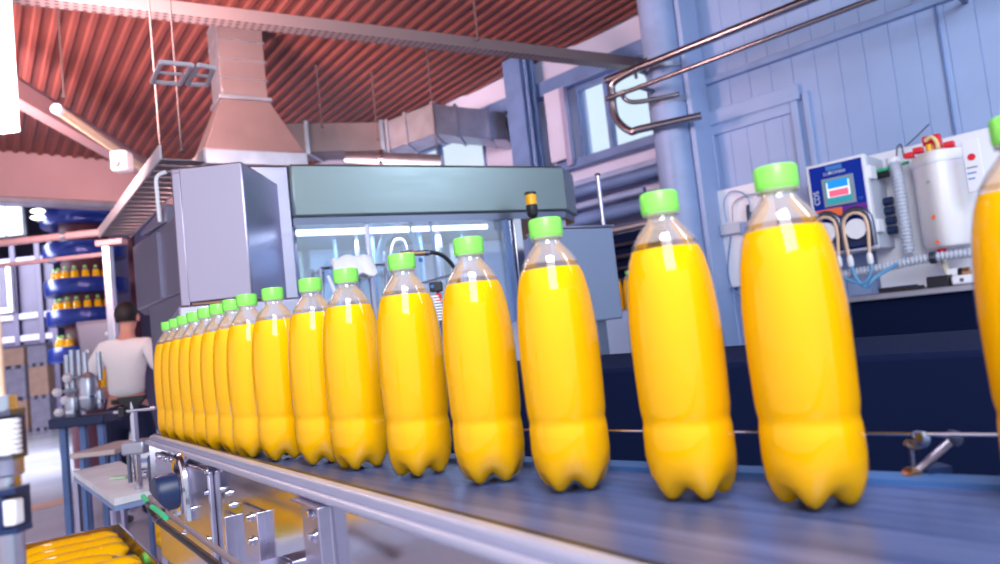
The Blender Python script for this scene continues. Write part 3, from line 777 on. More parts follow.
for x in (-5.3, -4.2, -3.1):
    mb = MB(WF); mb.box(x, x + .06, 4.12, 4.18, 0, bz - .12); mb.build('leg', NAVY, t)
MB(WF).box(-5.6, -2.95, 4.15, 4.25, bz - .42, bz - .16).build('skirt', NAVY, t)
mb = MB(WF); mb.tube([(-5.6, 4.0, bz - .2), (-2.95, 4.0, bz - .2)], .012, 8); mb.build('rail', STEELP, t)
DX = WF.l(606, 318, y=4.2).x
DW = ['leftmost, seen between two large bottles', 'second from left', 'third from left', 'fourth from left', 'fifth from left', 'sixth from left', 'seventh from left', 'directly below the grey box corner', 'just right of grey box corner', 'rightmost']
for k in range(10):
    bottle(WF.p(DX + (k - 7) * .118, 4.2, bz + .0008), 'small distant juice bottle on dark wall conveyor, ' + DW[k], 'distant bottles on the wall conveyor')

# ================================================================== FILLING MACHINE
t = thing('filling_machine', BF.p(1.2, 3.4, 0), 'large stainless filling machine with long hood, glazed interior and steel base', 'machine')
BX0, BX1, BY = .622, 1.975, 3.05
za = BF.l(300, 222, y=BY).z; zc = BF.l(300, 163.5, y=BY).z
def rbox(name, m, fr, *b, bev=.008, par=None): return MB(fr).box(*b).build(name, m, par if par is not None else t, bevel=bev)


mb = MB(BF); mb.prism([(BX0, BY), (BX1, BY), (BX1 + .17, BY + .17), (BX1 + .17, BY + .9), (BX0, BY + .9)], za + .02, zc); hood_ = mb.build('hood_beam', STEELH, t, bevel=.012)
mb = MB(BF); mb.prism([(BX0, BY + .012), (BX1 - .005, BY + .012), (BX1 + .155, BY + .175), (BX1 + .155, BY + .88), (BX0, BY + .88)], za - .012, za + .02); mb.build('hood_lip', STEELD, t)
# end post
rbox('end_post', STEEL, BF, BX0 - .16, BX0, BY + .02, BY + .3, 1.2, zc - .005)
# steel cabinet box
bt = at(178, 168, 2.6); bb = at(184, 304, 2.6); bx1 = at(241.5, 163, 2.6).x
zt, zb = bt.z, bb.z
bk = W0.l(293, 193, z=zt)
MB().prism([(bt.x, 2.6), (bx1, 2.6), (bk.x, bk.y), (bt.x + .04, bk.y)], zb, zt).build('control_cabinet', STEEL, t, bevel=.006)
MB().box(bt.x + .004, bx1 - .004, 2.62, 3.1, zb - .008, zb).build('cabinet_trim', BRASS, t)
rbox('support_column', STEEL, W0, bt.x - .075, bt.x - .012, 2.70, 2.95, 0, zt + .03)
rbox('support_column', STEEL, W0, bt.x - .035, bt.x - .004, 2.62, 2.72, zb - .1, zt - .01, bev=.003)
# base sections
mb = MB(BF); mb.prism([(.14, 2.76), (BX0 - .02, 2.76), (BX0 - .02, 3.5), (.14, 3.5)], 0, zb - .01); mb.build('base_left', STEEL, t, bevel=.01)
rbox('base', STEEL, BF, BX0 - .02, 2.15, 2.82, 4.0, 0, 1.24)
# back wall inside and sides
rbox('back_panel', LBLUE, BF, BX0, 2.13, 3.9, 3.93, 1.24, za - .012, bev=.002)
for i, (xa, xb, c_) in enumerate(((.66, .80, PALEG), (.83, .97, LBLUE), (1.22, 1.52, CRATEG), (1.60, 1.78, GALV), (1.80, 1.92, PLASTER))):
    mb = MB(BF); mb.box(xa, xb, 3.78 - .02 * i, 3.80 - .02 * i, 1.24, za - .02); mb.build('inner_panel', c_, t, bevel=.004)
for i, x in enumerate((.90, 1.00, 1.06, 1.14, 1.33, 1.42, 1.58)):
    mb = MB(BF); mb.tube([(x, 3.5 - .03 * (i % 3), 1.24), (x, 3.5 - .03 * (i % 3), za - .012)], .010 + .006 * (i % 3), 12); mb.build('inner_pipe', STEELP if i % 2 else LBLUE, t)
# tube light
mb = MB(BF); mb.tube([(BX0 + .02, 3.12, za - .035), (1.15, 3.12, za - .035)], .014, 12); tl_ = mb.build('tube_light', GLOW, t)
mb = MB(BF); mb.tube([(1.17, 3.12, za - .035), (1.55, 3.12, za - .035)], .012, 12); mb.build('tube_light', GLOW, t)
# glass panes and mullions at the front
x1_ = BF.l(517, 260, y=3.08).x
for xa, xb in ((BX0 + .01, .93), (.95, x1_ - .02)):
    MB(BF).box(xa, xb, 3.075, 3.081, 1.24, za - .012).build('glass_pane', GLASS, t)
rbox('mullion', STEEL, BF, .93, .95, 3.065, 3.09, 1.24, za - .012, bev=.003)
rbox('mullion', STEELP, BF, x1_ - .02, x1_ + .025, 3.04, 3.09, 1.24, za - .012, bev=.003)
rbox('mullion', BLUEP, BF, x1_ - .055, x1_ - .03, 3.06, 3.09, 1.24, za - .012, bev=.003)
rbox('right_post', STEEL, BF, BX1 + .0, BX1 + .03, 3.12, 3.17, 1.24, za - .012, bev=.003)
MB(BF).box(1.24, 1.25, 3.08, 3.086, 1.24, za - .012).build('pane_joint', STEELD, t)
# hose loops
def bfp(px_, py_, y): v = BF.l(px_, py_, y=y); return (v.x, v.y, v.z)


mb = MB(BF); mb.tube([bfp(381, 305, 3.3), bfp(379, 265, 3.3), bfp(384, 240, 3.3), bfp(398, 230, 3.28), bfp(411, 234, 3.26), bfp(418, 252, 3.26), bfp(421, 305, 3.26)], .017, 12, smooth=6); mb.build('hose_loop', mat('grey_blue_hose', (.22, .36, .55), .4), t)
mb = MB(BF); mb.tube([bfp(392, 305, 3.36), bfp(392, 250, 3.36), bfp(400, 240, 3.35), bfp(406, 252, 3.36), bfp(408, 305, 3.36)], .010, 10, smooth=6); mb.build('hose_loop', STEELP, t)
# filler cups
for px_, r in ((352, .050), (392, .042), (318, .036)):
    v = BF.l(px_, 290, y=3.2); mb = MB(BF); mb.lathe([(r * .7, 0), (r * .8, .02), (r, .10), (r * 1.06, .11), (r * 1.06, .12), (r * .9, .12), (r * .85, .06)], (v.x, 3.2, v.z - .03), seg=24); mb.build('filler_cup', STEELP, t)
    mb = MB(BF); mb.tube([(v.x, 3.2, 1.24), (v.x, 3.2, v.z - .03)], .012, 10); mb.build('filler_stem', STEELD, t)
rbox('inner_shelf', STEELP, BF, .66, 1.6, 3.45, 3.6, 1.36, 1.372, bev=.002)
# slanted guides
mb = MB(BF); mb.tube([bfp(328, 276, 2.95), bfp(338, 300, 2.9)], .007, 8); mb.build('guide_bar', WHITE, t)
mb = MB(BF); mb.tube([bfp(420, 284, 2.98), bfp(470, 270, 2.98)], .006, 8); mb.build('guide_bar', STEELP, t)
mb = MB(BF); v = BF.l(378, 318, y=2.62); mb.cyl((v.x, 2.9, 1.24), (0, 0, 1), .01, v.z - 1.24 + .0, 10); mb.build('roller_stem', STEEL, t)
# left enclosure
p0 = (at(133, 250, 4.2)); p1 = at(176, 220, 3.45); ht = 1.93
off = Vector((-.2, .5, 0))
def quadprism(a, b, off, z0, z1): return MB().hexa([(a.x, a.y, z0), (b.x, b.y, z0), (b.x + off.x, b.y + off.y, z0), (a.x + off.x, a.y + off.y, z0)], [(a.x, a.y, z1), (b.x, b.y, z1), (b.x + off.x, b.y + off.y, z1), (a.x + off.x, a.y + off.y, z1)])


enc = thing('steel_enclosure', ((p0.x + p1.x) / 2, (p0.y + p1.y) / 2, 0), 'tall lavender steel enclosure between the person and the steel box', 'machine')
quadprism(p0, p1, off, 1.55, ht).build('upper_cabinet', STEELE, enc, bevel=.012)
pm = p0.lerp(p1, .30)
quadprism(pm, p1, off, 0, 1.55).build('lower_cabinet', STEELE, enc, bevel=.01)
q1 = p0.lerp(p1, .62); q2 = p0.lerp(p1, .66); n_ = Vector((-.012, -.010, 0))
mb = MB(); mb.hexa([q1 + n_ + Vector((0, 0, 1.56 - q1.z)), q2 + n_ + Vector((0, 0, 1.56 - q2.z)), q2 + Vector((0, 0, 1.56 - q2.z)), q1 + Vector((0, 0, 1.56 - q1.z))], [q1 + n_ + Vector((0, 0, 1.90 - q1.z)), q2 + n_ + Vector((0, 0, 1.90 - q2.z)), q2 + Vector((0, 0, 1.90 - q2.z)), q1 + Vector((0, 0, 1.90 - q1.z))])
mb.build('door_edge', STEELE, enc)
a = at(158, 178, 3.35); mb = MB(); mb.tube([at(166, 172, 3.3), at(157, 177, 3.3), at(157, 192, 3.3), at(160, 222, 3.3)], .009, 10, smooth=4); mb.build('white_tube', WHITE, enc)
mb = MB(); a = at(148, 240, 3.75); mb.hexa([(a.x - .12, a.y + .15, ht), (a.x + .16, a.y - .15, ht), (a.x + .45, a.y + .1, ht), (a.x + .15, a.y + .4, ht)], [(a.x - .10, a.y + .15, ht + .03), (a.x + .16, a.y - .12, ht + .10), (a.x + .40, a.y + .1, ht + .10), (a.x + .15, a.y + .35, ht + .05)]); mb.build('roof_cowl', STEELE, enc, bevel=.01)

# towel on the machine
v = BF.l(352, 266, y=3.02)
t = thing('towel', BF.p(v.x, 3.0, v.z - .05), 'bunched white towel lying over the machine rail behind the bottles', 'towel')
mb = MB(BF); pr = []
for i in range(9):
    for j in range(7):
        u_, w_ = i / 8, j / 6
        pr.append((v.x - .085 + .17 * u_ + .006 * math.sin(j * 2.3), 2.98 + .04 * math.sin(PI * w_) * 1 + .03 * math.cos(PI * w_) - .01 * math.sin(i * 2.1), v.z - .05 + .09 * math.sin(PI * w_) + .012 * math.sin(i * 1.7 + j) - .03 * abs(u_ - .5) * (1 if j == 3 else .4)))
mb.add(pr, [(i * 7 + j, i * 7 + j + 1, (i + 1) * 7 + j + 1, (i + 1) * 7 + j) for i in range(8) for j in range(6)])
o_ = mb.build('cloth', TOWEL, t, sub=2); o_.modifiers.new('thick', 'SOLIDIFY').thickness = .012
mb = MB(BF); mb.tube([(v.x - .14, 3.0, v.z - .005), (v.x + .14, 3.0, v.z - .005)], .006, 8); mb.tube([(v.x - .14, 3.0, 1.24), (v.x - .14, 3.0, v.z - .005)], .006, 8); mb.tube([(v.x + .14, 3.0, 1.24), (v.x + .14, 3.0, v.z - .005)], .006, 8)
t2 = mb.build('towel_rail', STEELP, bpy.data.objects['filling_machine'])
# hose with brass fitting
t = thing('black_hose', at(425, 256, 2.5), 'black hose with brass fitting ending behind a bottle cap', 'hose')
yy = 2.7
mb = MB(BF); mb.tube([bfp(424, 253, yy), bfp(436, 253, yy), bfp(447, 259, yy), bfp(456, 272, yy), bfp(462, 300, yy), bfp(462, 330, yy + .1)], .0085, 10, smooth=6); mb.build('hose', BLACK, t)
mb = MB(BF); a = Vector(bfp(400, 254, yy)); b = Vector(bfp(425, 253, yy)); mb.tube([a, a.lerp(b, .2), a.lerp(b, .21), a.lerp(b, .5), a.lerp(b, .51), b], 0, 12, rr=[.011, .011, .014, .014, .010, .012]); mb.build('brass_fitting', BRASS, t)
mb = MB(BF); mb.tube([bfp(424, 253, yy), bfp(429, 253, yy)], .012, 12); mb.build('hose_clip', STEELD, t)
mb = MB(BF); mb.cyl(bfp(421, 262, yy + .02), (0, 0, 1), .009, .016); mb.build('blue_collar', BELTBLUE, t)
# sensor block
t = thing('sensor_block', at(436, 300, 2.3), 'small black sensor block with red and blue plugs between two bottles', 'sensor')
a = at(436, 285, 2.3); mb = MB(); mb.box(a.x - .022, a.x + .018, 2.3, 2.34, a.z - .02, a.z + .010); mb.build('body', BLACK, t, bevel=.003)
mb = MB(); mb.cyl((a.x + .004, 2.298, a.z - .028), (0, 0, -1), .009, .03); mb.build('red_plug', RED, t)
mb = MB(); mb.cyl((a.x - .012, 2.30, a.z - .004), (0, -1, 0), .006, .008); mb.build('blue_plug', BELTBLUE, t)
for k in (-1, 1): mb = MB(); mb.cyl((a.x + .004 + k * .012, 2.30, a.z - .05), (0, -1, 0), .004, .006); mb.build('yellow_led', YELL, t)
mb = MB(); mb.box(a.x - .004, a.x + .004, 2.34, 2.36, hz + .0005, a.z); mb.build('stand', STEELD, t)
t = thing('comb_reflection', at(441, 322, 2.2), 'white slotted comb guide seen between two bottles', 'guide')  # striped reflection added as solid white bars
for k in range(9):
    a = at(436 + k * 1.3, 296 + k * 2.8, 2.2); mb = MB(); mb.box(a.x - .03, a.x + .006, 2.2, 2.23, a.z - .003, a.z + .002); mb.build('tooth', WHITE, t)
a = at(443, 300, 2.2); mb = MB(); mb.box(a.x - .035, a.x - .028, 2.21, 2.235, hz + .0005, at(436, 296, 2.2).z); mb.build('upright', WHITE, t)
# grey control box + beacon + handle
t = thing('grey_control_box', BF.p(1.8, 2.5, 1.24), 'plain grey steel control box behind the big bottles left of pillar', 'control box')
a = BF.l(545, 229, y=2.6); b = BF.l(613, 229, y=2.6)
MB(BF).box(a.x + .02, b.x, 2.6, 2.80, 1.20, a.z).build('body', mat('grey_blue_enclosure', (.20, .25, .38), .45, .5), t, bevel=.008)
MB(BF).box(a.x + .016, b.x + .006, 2.592, 2.80, a.z, a.z + .008).build('lid', STEEL, t, bevel=.003)
MB(BF).box(a.x + .06, b.x - .06, 2.65, 2.78, 0, 1.20).build('pedestal', STEELD, t)
v = BF.l(531, 200, y=2.9)
t = thing('signal_beacon', BF.p(v.x, 2.9, 1.24), 'yellow and black signal beacon on a thin black pole', 'beacon')
zz0 = BF.l(531, 194, y=2.9).z; zz1 = BF.l(533, 205, y=2.9).z; zz2 = BF.l(534, 218, y=2.9).z
mb = MB(BF); mb.cyl((v.x, 2.9, zz1), (0, 0, 1), .026, zz0 - zz1 - .004, 24, .001); mb.build('yellow_lens', YELL, t)
mb = MB(BF); mb.cyl((v.x, 2.9, zz0 - .004), (0, 0, 1), .028, .012, 24); mb.build('top_cap', BLACK, t)
mb = MB(BF); mb.lathe([(.012, 0), (.022, .008), (.027, .02), (.027, zz1 - zz2)], (v.x, 2.9, zz2), seg=24); mb.build('base', BLACK, t)
mb = MB(BF); mb.tube([(v.x, 2.9, 1.2405), (v.x, 2.9, zz2)], .008, 10); mb.build('pole', BLACK, t)
v = BF.l(604, 230, y=2.9); v2 = BF.l(598, 176, y=2.9)
mb = MB(BF); mb.tube([(v.x, 2.9, 1.2405), (v.x, 2.9, v2.z)], .011, 12)
o_ = tag(mb.build('upright_post', STEEL), 'slim grey upright post behind the grey control box', 'post')
mb = MB(BF); mb.lathe([(.012, 0), (.014, .006), (.008, .014), (0, .016)], (v.x, 2.9, v2.z), seg=12); mb.build('cap', BLACK, o_)

# ================================================================== EQUIPMENT ON THE RIGHT WALL
def wb(name, m, par, *b, bev=0): return MB(WF).box(*b).build(name, m, par, bevel=bev)


def wp(px_, py_, y): v = WF.l(px_, py_, y=y); return (v.x, y, v.z)


t = tag(MB(WF).box(-1.56, 1.6, 4.955, 4.985, 1.19, 2.065).build('wall_mount_board', WHITE, bevel=.006), 'long white mounting board on the blue wall behind white tank', 'board')
t = thing('wall_mount_controller', WF.p(-1.61, 4.8, 1.455), 'blue-faced dosing controller box with small screen on the wall', 'controller')
bx0, bx1, bz0, bz1 = -1.785, -1.44, 1.455, 2.02
GREYE = mat('light_grey_enclosure', (.52, .55, .66), .45)
wb('enclosure', GREYE, t, bx0, bx1, 4.66, 4.955, bz0, bz1, bev=.008)
fd_ = wb('door', WHITE, t, bx0 - .004, bx1 + .004, 4.605, 4.66, bz0 - .004, bz1 + .004, bev=.008)
FY = 4.604
wb('front_plate', PANB, fd_, bx0 + .018, bx1 - .016, FY - .003, FY + .001, bz0 + .012, bz1 - .016)


def wq(name, m, par, corners, y, th=.002):
    cs = [wp(a, b, y) for a, b in corners]; mb = MB(WF); mb.hexa([(c[0], y, c[2]) for c in cs], [(c[0], y + th, c[2]) for c in cs], True); return mb.build(name, m, par)


def wrect(name, m, par, p, q, y, th=.002):
    a, b = wp(*p, y), wp(*q, y); return MB(WF).box(min(a[0], b[0]), max(a[0], b[0]), y, y + th, min(a[2], b[2]), max(a[2], b[2])).build(name, m, par)


ya = FY - .006
sa, sb = wp(821, 180, ya), wp(857, 202, ya)
wb('screen_bezel', mat('bezel_grey', (.25, .32, .40), .4), fd_, sa[0], sb[0], ya - .004, ya + .004, sb[2], sa[2], bev=.003)
sx0, sx1, sz0, sz1 = sa[0] + .022, sb[0] - .022, sb[2] + .018, sa[2] - .016
scr = wb('screen', SCR_T, fd_, sx0, sx1, ya - .006, ya - .004, sz0, sz1)
w_ = sx1 - sx0; h_ = sz1 - sz0
wb('screen_area', SCR_W, scr, sx0 + .006, sx1 - .004, ya - .0068, ya - .006, sz0 + h_ * .26, sz1 - .012)
wb('screen_bar', SCR_B, scr, sx0 + .014, sx1 - .012, ya - .0078, ya - .0068, sz0 + h_ * .64, sz1 - .004)
wb('screen_bar', SCR_P, scr, sx0 + .018, sx1 - .014, ya - .0078, ya - .0068, sz0 + h_ * .28, sz0 + h_ * .56)
for k in range(5):
    xk = sx0 + .012 + k * (w_ - .03) / 4.5; mb = MB(WF); mb.add([(xk, ya - .0075, sz0 + .004), (xk + .014, ya - .0075, sz0 + .018), (xk + .016, ya - .0075, sz0 + .012), (xk + .006, ya - .0075, sz0 + .003)], [(0, 1, 2, 3)]); mb.add([(xk, ya - .006, sz0 + .004), (xk + .014, ya - .006, sz0 + .018), (xk + .016, ya - .006, sz0 + .012), (xk + .006, ya - .006, sz0 + .003)], [(0, 1, 2, 3)]); mb.build('soft_key', GREENT, scr)
zl = wp(830, 213, ya)[2]
xm = wp(842, 208, ya)[0]
wb('orange_label', mat('label_orange', (.95, .18, .06), .4), fd_, bx0 + .018, xm, ya, ya + .003, zl - .026, zl + .026)
wb('purple_label', PURP, fd_, xm, bx1 - .016, ya, ya + .003, zl - .022, zl + .026)
UX = WF.ex; UZ = Vector((0, 0, 1))
lg = (sa[0] + sb[0]) / 2 - .01
wb('logo_patch', LETB, fd_, lg - .05, lg + .045, ya, ya + .003, sa[2] + .046, sa[2] + .074)
text_mesh('LUBOMAX', .028, LETW, fd_, WF.p(lg, ya - .001, sa[2] + .028), UX, UZ)
text_mesh('CDS', .046, LETW, fd_, WF.p(bx0 + .046, ya, (sa[2] + sb[2]) / 2 - .02), UZ, -UX)
text_mesh('CE', .022, LETB, fd_, WF.p(bx1 - .045, ya, sb[2] + .02), UX, UZ)
# hinges, glands on the right side
for z in (bz1 - .11, bz0 + .13): wb('hinge', WHITE, t, bx1 + .0, bx1 + .025, 4.62, 4.72, z - .04, z + .04, bev=.006)
for k, z in enumerate((1.62, 1.68, 1.74, 1.56)): mb = MB(WF); mb.cyl((bx1, 4.85, z), (1, 0, 0), .026, .055, 14); mb.build('cable_gland', DBLUE, t)
mb = MB(WF); mb.tube([(bx1, 4.8, 1.93), (bx1 + .05, 4.8, 1.93), (bx1 + .17, 4.85, 1.95)], .010, 8, smooth=4); mb.build('green_tube', GREENT, t)
mb = MB(WF); mb.cyl((bx1, 4.8, 1.90), (1, 0, 0), .022, .07, 14); mb.build('connector', BLACK, t)
# peristaltic pump heads with hose loops
for (cx, cy), nm in (((828, 228), 'left'), ((858, 224), 'right')):
    c = wp(cx, cy, 4.58)
    mb = MB(WF); mb.lathe([(.0, 0), (.055, .002), (.06, .01), (.06, .07)], (c[0], 4.60, c[2] - .03), (0, -1, 0), 24); hd_ = mb.build('pump_head', WHITE, t)
    pts = [(c[0] - .085, 4.56, c[2] - .14)] + [(c[0] - .085 * math.cos(a), 4.55, c[2] + .085 * math.sin(a) * 1.05) for a in [PI * k / 8 for k in range(9)]] + [(c[0] + .085, 4.56, c[2] - .14)]
    mb = MB(WF); mb.tube(pts, .016, 12); mb.build('arch_cover', STEELD, hd_)
    pts = [(c[0] - .06, 4.53, c[2] - .20), (c[0] - .068, 4.53, c[2] - .06)] + [(c[0] - .066 * math.cos(a), 4.53, c[2] + .066 * math.sin(a)) for a in [PI * k / 6 for k in range(7)]] + [(c[0] + .068, 4.53, c[2] - .06), (c[0] + .055, 4.53, c[2] - .20)]
    mb = MB(WF); mb.tube(pts, .010, 10); mb.build('tan_hose', TAN, hd_)
    for sgn, ln in ((-1, .055), (1, .055)): mb = MB(WF); mb.lathe([(.012, 0), (.018, .012), (.018, .05), (.010, .07)], (c[0] + sgn * ln, 4.53, c[2] - .25), seg=12); mb.build('hose_coupling', WHITE, hd_)
    wb('head_base', DBLUE, hd_, c[0] - .07, c[0] + .07, 4.56, 4.60, c[2] - .13, c[2] - .07)
    if nm == 'right':
        mb = MB(WF); mb.tube([(c[0] - .055, 4.53, c[2] - .24), (c[0] - .03, 4.52, c[2] - .33), (c[0] + .02, 4.52, c[2] - .38), (c[0] + .07, 4.53, c[2] - .33), (c[0] + .20, 4.7, c[2] - .24)], .011, 10, smooth=5); mb.build('blue_tube', HBLUE, hd_)
        mb = MB(WF); mb.tube([(c[0] + .055, 4.53, c[2] - .24), (c[0] + .05, 4.52, c[2] - .30), (c[0] + .0, 4.51, c[2] - .36), (c[0] - .12, 4.52, c[2] - .30)], .009, 10, smooth=5); mb.build('blue_tube', HBLUE, hd_)
# white tank
tx0, tx1, tz0, tz1 = WF.l(907, 150, y=4.66).x, WF.l(966, 190, y=4.66).x, 1.40, 1.965
t = thing('wall_mount_tank', WF.p((tx0 + tx1) / 2, 4.78, tz0), 'white plastic tank with red fittings and orange spots on wall', 'tank')
mb = MB(WF); cx, hw, hd2 = (tx0 + tx1) / 2, (tx1 - tx0) / 2, .155
def sup(r, h, a):
    c, s_ = math.cos(a), math.sin(a); k = (abs(c) ** 4 + abs(s_) ** 4) ** -.25; return r * k, h
mb.lathe([(.10, 0), (hw - .012, .01), (hw, .04), (hw, tz1 - tz0 - .04), (hw - .01, tz1 - tz0 - .01), (.10, tz1 - tz0)], (cx, 4.80, tz0), seg=40, fn=sup); mb.build('body', WHITES, t)
mb = MB(WF); mb.lathe([(hw + .006, 0), (hw + .006, .018)], (cx, 4.80, tz1 - .075), seg=40, fn=sup); mb.build('rim_band', WHITE, t)
for px_, py_, m_, r in ((929, 182, mat('grey_mark', (.30, .33, .38), .5), .011), (934, 217, ORANGE, .012), (938, 242, ORANGE, .011)):
    q = wp(px_, py_, 4.80 - hw); mb = MB(WF); mb.lathe([(.0, -.03), (r, -.03), (r, .008), (0, .009)], (q[0], 4.80 - hw - .003, q[2]), (0, -1, 0), 16); mb.build('round_mark', m_, t)
for px_, py_, s_ in ((909, 155, .024), (918, 150, .026), (949, 144, .026)):
    q = wp(px_, py_, 4.72); mb = MB(WF); mb.box(q[0] - s_, q[0] + s_, 4.70, 4.75, q[2] - .02, q[2] + .014); mb.build('red_fitting', RED, t, bevel=.006)
q0 = wp(923, 150, 4.74); q1 = wp(939, 133, 4.74)
cl_ = wb('red_bracket', RED, t, q0[0], q1[0], 4.74, 4.78, q0[2] + .02, q1[2], bev=.006)
wb('red_bracket', RED, t, q1[0] - .03, q1[0] + .01, 4.70, 4.75, q0[2] - .03, q0[2] + .04, bev=.006)
mb = MB(WF); mb.tube([wp(925, 141, 4.70), wp(931, 137, 4.69), wp(936, 141, 4.69), wp(938, 148, 4.70)], .011, 10, smooth=4); mb.build('yellow_hose', mat('pale_yellow_hose', (.85, .65, .30), .4), t)
mb = MB(WF); mb.cyl((wp(930, 152, 4.72)[0], 4.72, tz1 - .01), (0, 0, 1), .018, .05); mb.build('yellow_neck', YELL, t)
q = wp(941, 251, 4.72); mb = MB(WF); mb.cyl((q[0], 4.74, tz0), (0, 0, -1), .024, .045); mb.build('red_outlet', RED, t)
mb = MB(WF); mb.tube([(q[0], 4.74, tz0 - .04), (q[0] + .005, 4.73, tz0 - .1), (q[0] + .03, 4.7, tz0 - .17)], .015, 10, smooth=3); mb.build('outlet_tube', mat('ivory_tube', (.85, .80, .66), .4), t)
mb = MB(WF); mb.tube([wp(906, 146, 4.9), wp(915, 138, 4.88), wp(929, 124, 4.86)], .004, 6, smooth=3); mb.tube([wp(897, 160, 4.9), wp(897, 148, 4.88), wp(901, 145, 4.86), wp(904, 158, 4.86)], .005, 6, smooth=3); mb.build('wire', STEELD, t, split=True)


def corrugated(pts, r, name, m, par=None, lb=None, pitch=.022):
    P_ = spline([Vector(p) for p in pts], 30); L_ = sum((b - a).length for a, b in zip(P_, P_[1:])); n = int(L_ / pitch) * 4
    out = []; acc = 0; step = L_ / n; i = 0; seg = (P_[1] - P_[0]).length; pos = 0
    for k in range(n + 1):
        d = k * step
        while i < len(P_) - 2 and d > acc + seg: acc += seg; i += 1; seg = (P_[i + 1] - P_[i]).length
        out.append(P_[i].lerp(P_[i + 1], min(1, (d - acc) / seg)))
    mb = MB(WF); mb.tube(out, r, 14, rr=[r * (1.0 if k % 4 in (0, 1) else .72) for k in range(len(out))])
    return mb.build(name, m, par, sharp=60)


CORR = mat('corrugated_hose', (.50, .54, .66), .4)
o_ = tag(corrugated([wp(894, 164, 4.84), wp(897, 172, 4.78), wp(902, 205, 4.78), wp(909, 252, 4.80)], .034, 'hanging_corrugated_hose', CORR), 'upright grey corrugated hose between controller and white tank', 'hose')
mb = MB(WF); mb.lathe([(.036, 0), (.042, .006), (.042, .04), (.036, .046)], wp(894, 165, 4.84), seg=16); mb.build('hose_cuff', WHITE, o_)
hp = [WF.l(px_, py_, y=4.66) for px_, py_ in ((835, 276), (880, 268), (930, 258), (985, 251))]
o_ = tag(corrugated([(v.x, 4.66, v.z) for v in hp] + [(hp[3].x + .5, 4.66, hp[3].z + .01)], .028, 'hanging_corrugated_hose', CORR), 'level corrugated hose running under the white tank', 'hose')
mb = MB(WF); mb.lathe([(.032, 0), (.036, .004), (.036, .03), (.032, .034)], (hp[2].x, 4.66, hp[2].z), (1, 0, -.02), 16); mb.build('hose_clamp', STEELD, o_)
# tag plate
o_ = thing('hanging_tag', WF.p(-.9, 4.6, 1.75), 'white rectangular tag with red round mark on the tank', 'tag')
wb('plate', WHITE, o_, wp(962, 150, 4.6)[0], wp(980, 150, 4.6)[0], 4.60, 4.62, wp(974, 192, 4.6)[2], wp(972, 139, 4.6)[2], bev=.004)
q = wp(971.5, 157, 4.6); mb = MB(WF); mb.lathe([(.013, 0), (.019, 0), (.019, .002), (.013, .002), (.013, 0)], (q[0], 4.599, q[2]), (0, -1, 0), 20); mb.build('red_ring', RED, o_)
wb('red_bar', RED, o_, q[0] - .004, q[0] + .004, 4.597, 4.599, q[2] - .014, q[2] + .014)
for k in range(3): wb('print_line', LETB if k else CRATEG, o_, q[0] - .03, q[0] + .022 - .01 * k, 4.598, 4.5995, q[2] - .06 - k * .03, q[2] - .052 - k * .03)
mb = MB(WF); mb.tube([wp(981, 192, 4.62), wp(986, 240, 4.62), wp(991, 282, 4.6)], .009, 8, smooth=4); mb.build('white_cord', WHITE, o_)
# items on the bench
BT = 1.185
def bitem(name, lb, cat, px0, px1, y, dy, h, m, bev=.006, zoff=0):
    a = wp(px0, 288, y)[0]; b = wp(px1, 286, y)[0]
    o = MB(WF).box(a, b, y, y + dy, BT + .0005 + zoff, BT + h + zoff).build(name, m, bevel=bev); return tag(o, lb, cat), a, b


o_, a, b = bitem('junction_box', 'flat black box on the bench under the white tank', 'box', 927, 950, 4.40, .1, .055, BLACK)
wb('lid', DBLUE, o_, a + .004, b - .004, 4.405, 4.495, BT + .055, BT + .06)
o_, a, b = bitem('flat_tray', 'thin long black tray at the bench edge below controller', 'tray', 878, 918, 4.30, .12, .022, BLACK, .003)
wb('tray_rim', DBLUE, o_, a, b, 4.30, 4.306, BT + .022, BT + .028)
o_, a, b = bitem('white_block', 'low white plastic block on bench beside the black cartridge', 'block', 952, 990, 4.36, .14, .05, WHITE, .012)
mb = MB(WF); mb.cyl((a + .05, 4.36, BT + .025), (0, -1, 0), .010, .006, 12); mb.build('screw', STEELD, o_)
t = thing('cartridge', WF.p(a + .05, 4.58, BT), 'small black cartridge with white and brown ends on stand', 'cartridge')
q = wp(957, 274, 4.58); q2 = wp(970, 272, 4.58)
mb = MB(WF); mb.tube([(q[0] - .03, 4.58, q[2]), (q2[0], 4.58, q[2])], .032, 16); mb.build('body', BLACK, t)
mb = MB(WF); mb.tube([(q[0] - .035, 4.575, q[2]), (q[0] + .01, 4.575, q[2])], .033, 16); mb.build('white_label', WHITE, t)
mb = MB(WF); mb.tube([(q2[0] - .03, 4.58, q[2]), (q2[0] + .004, 4.58, q[2])], .033, 16); mb.build('brown_end', BRASS, t)
wb('stand', STEELD, t, q[0] - .01, q[0] + .04, 4.56, 4.60, BT, q[2] - .02)
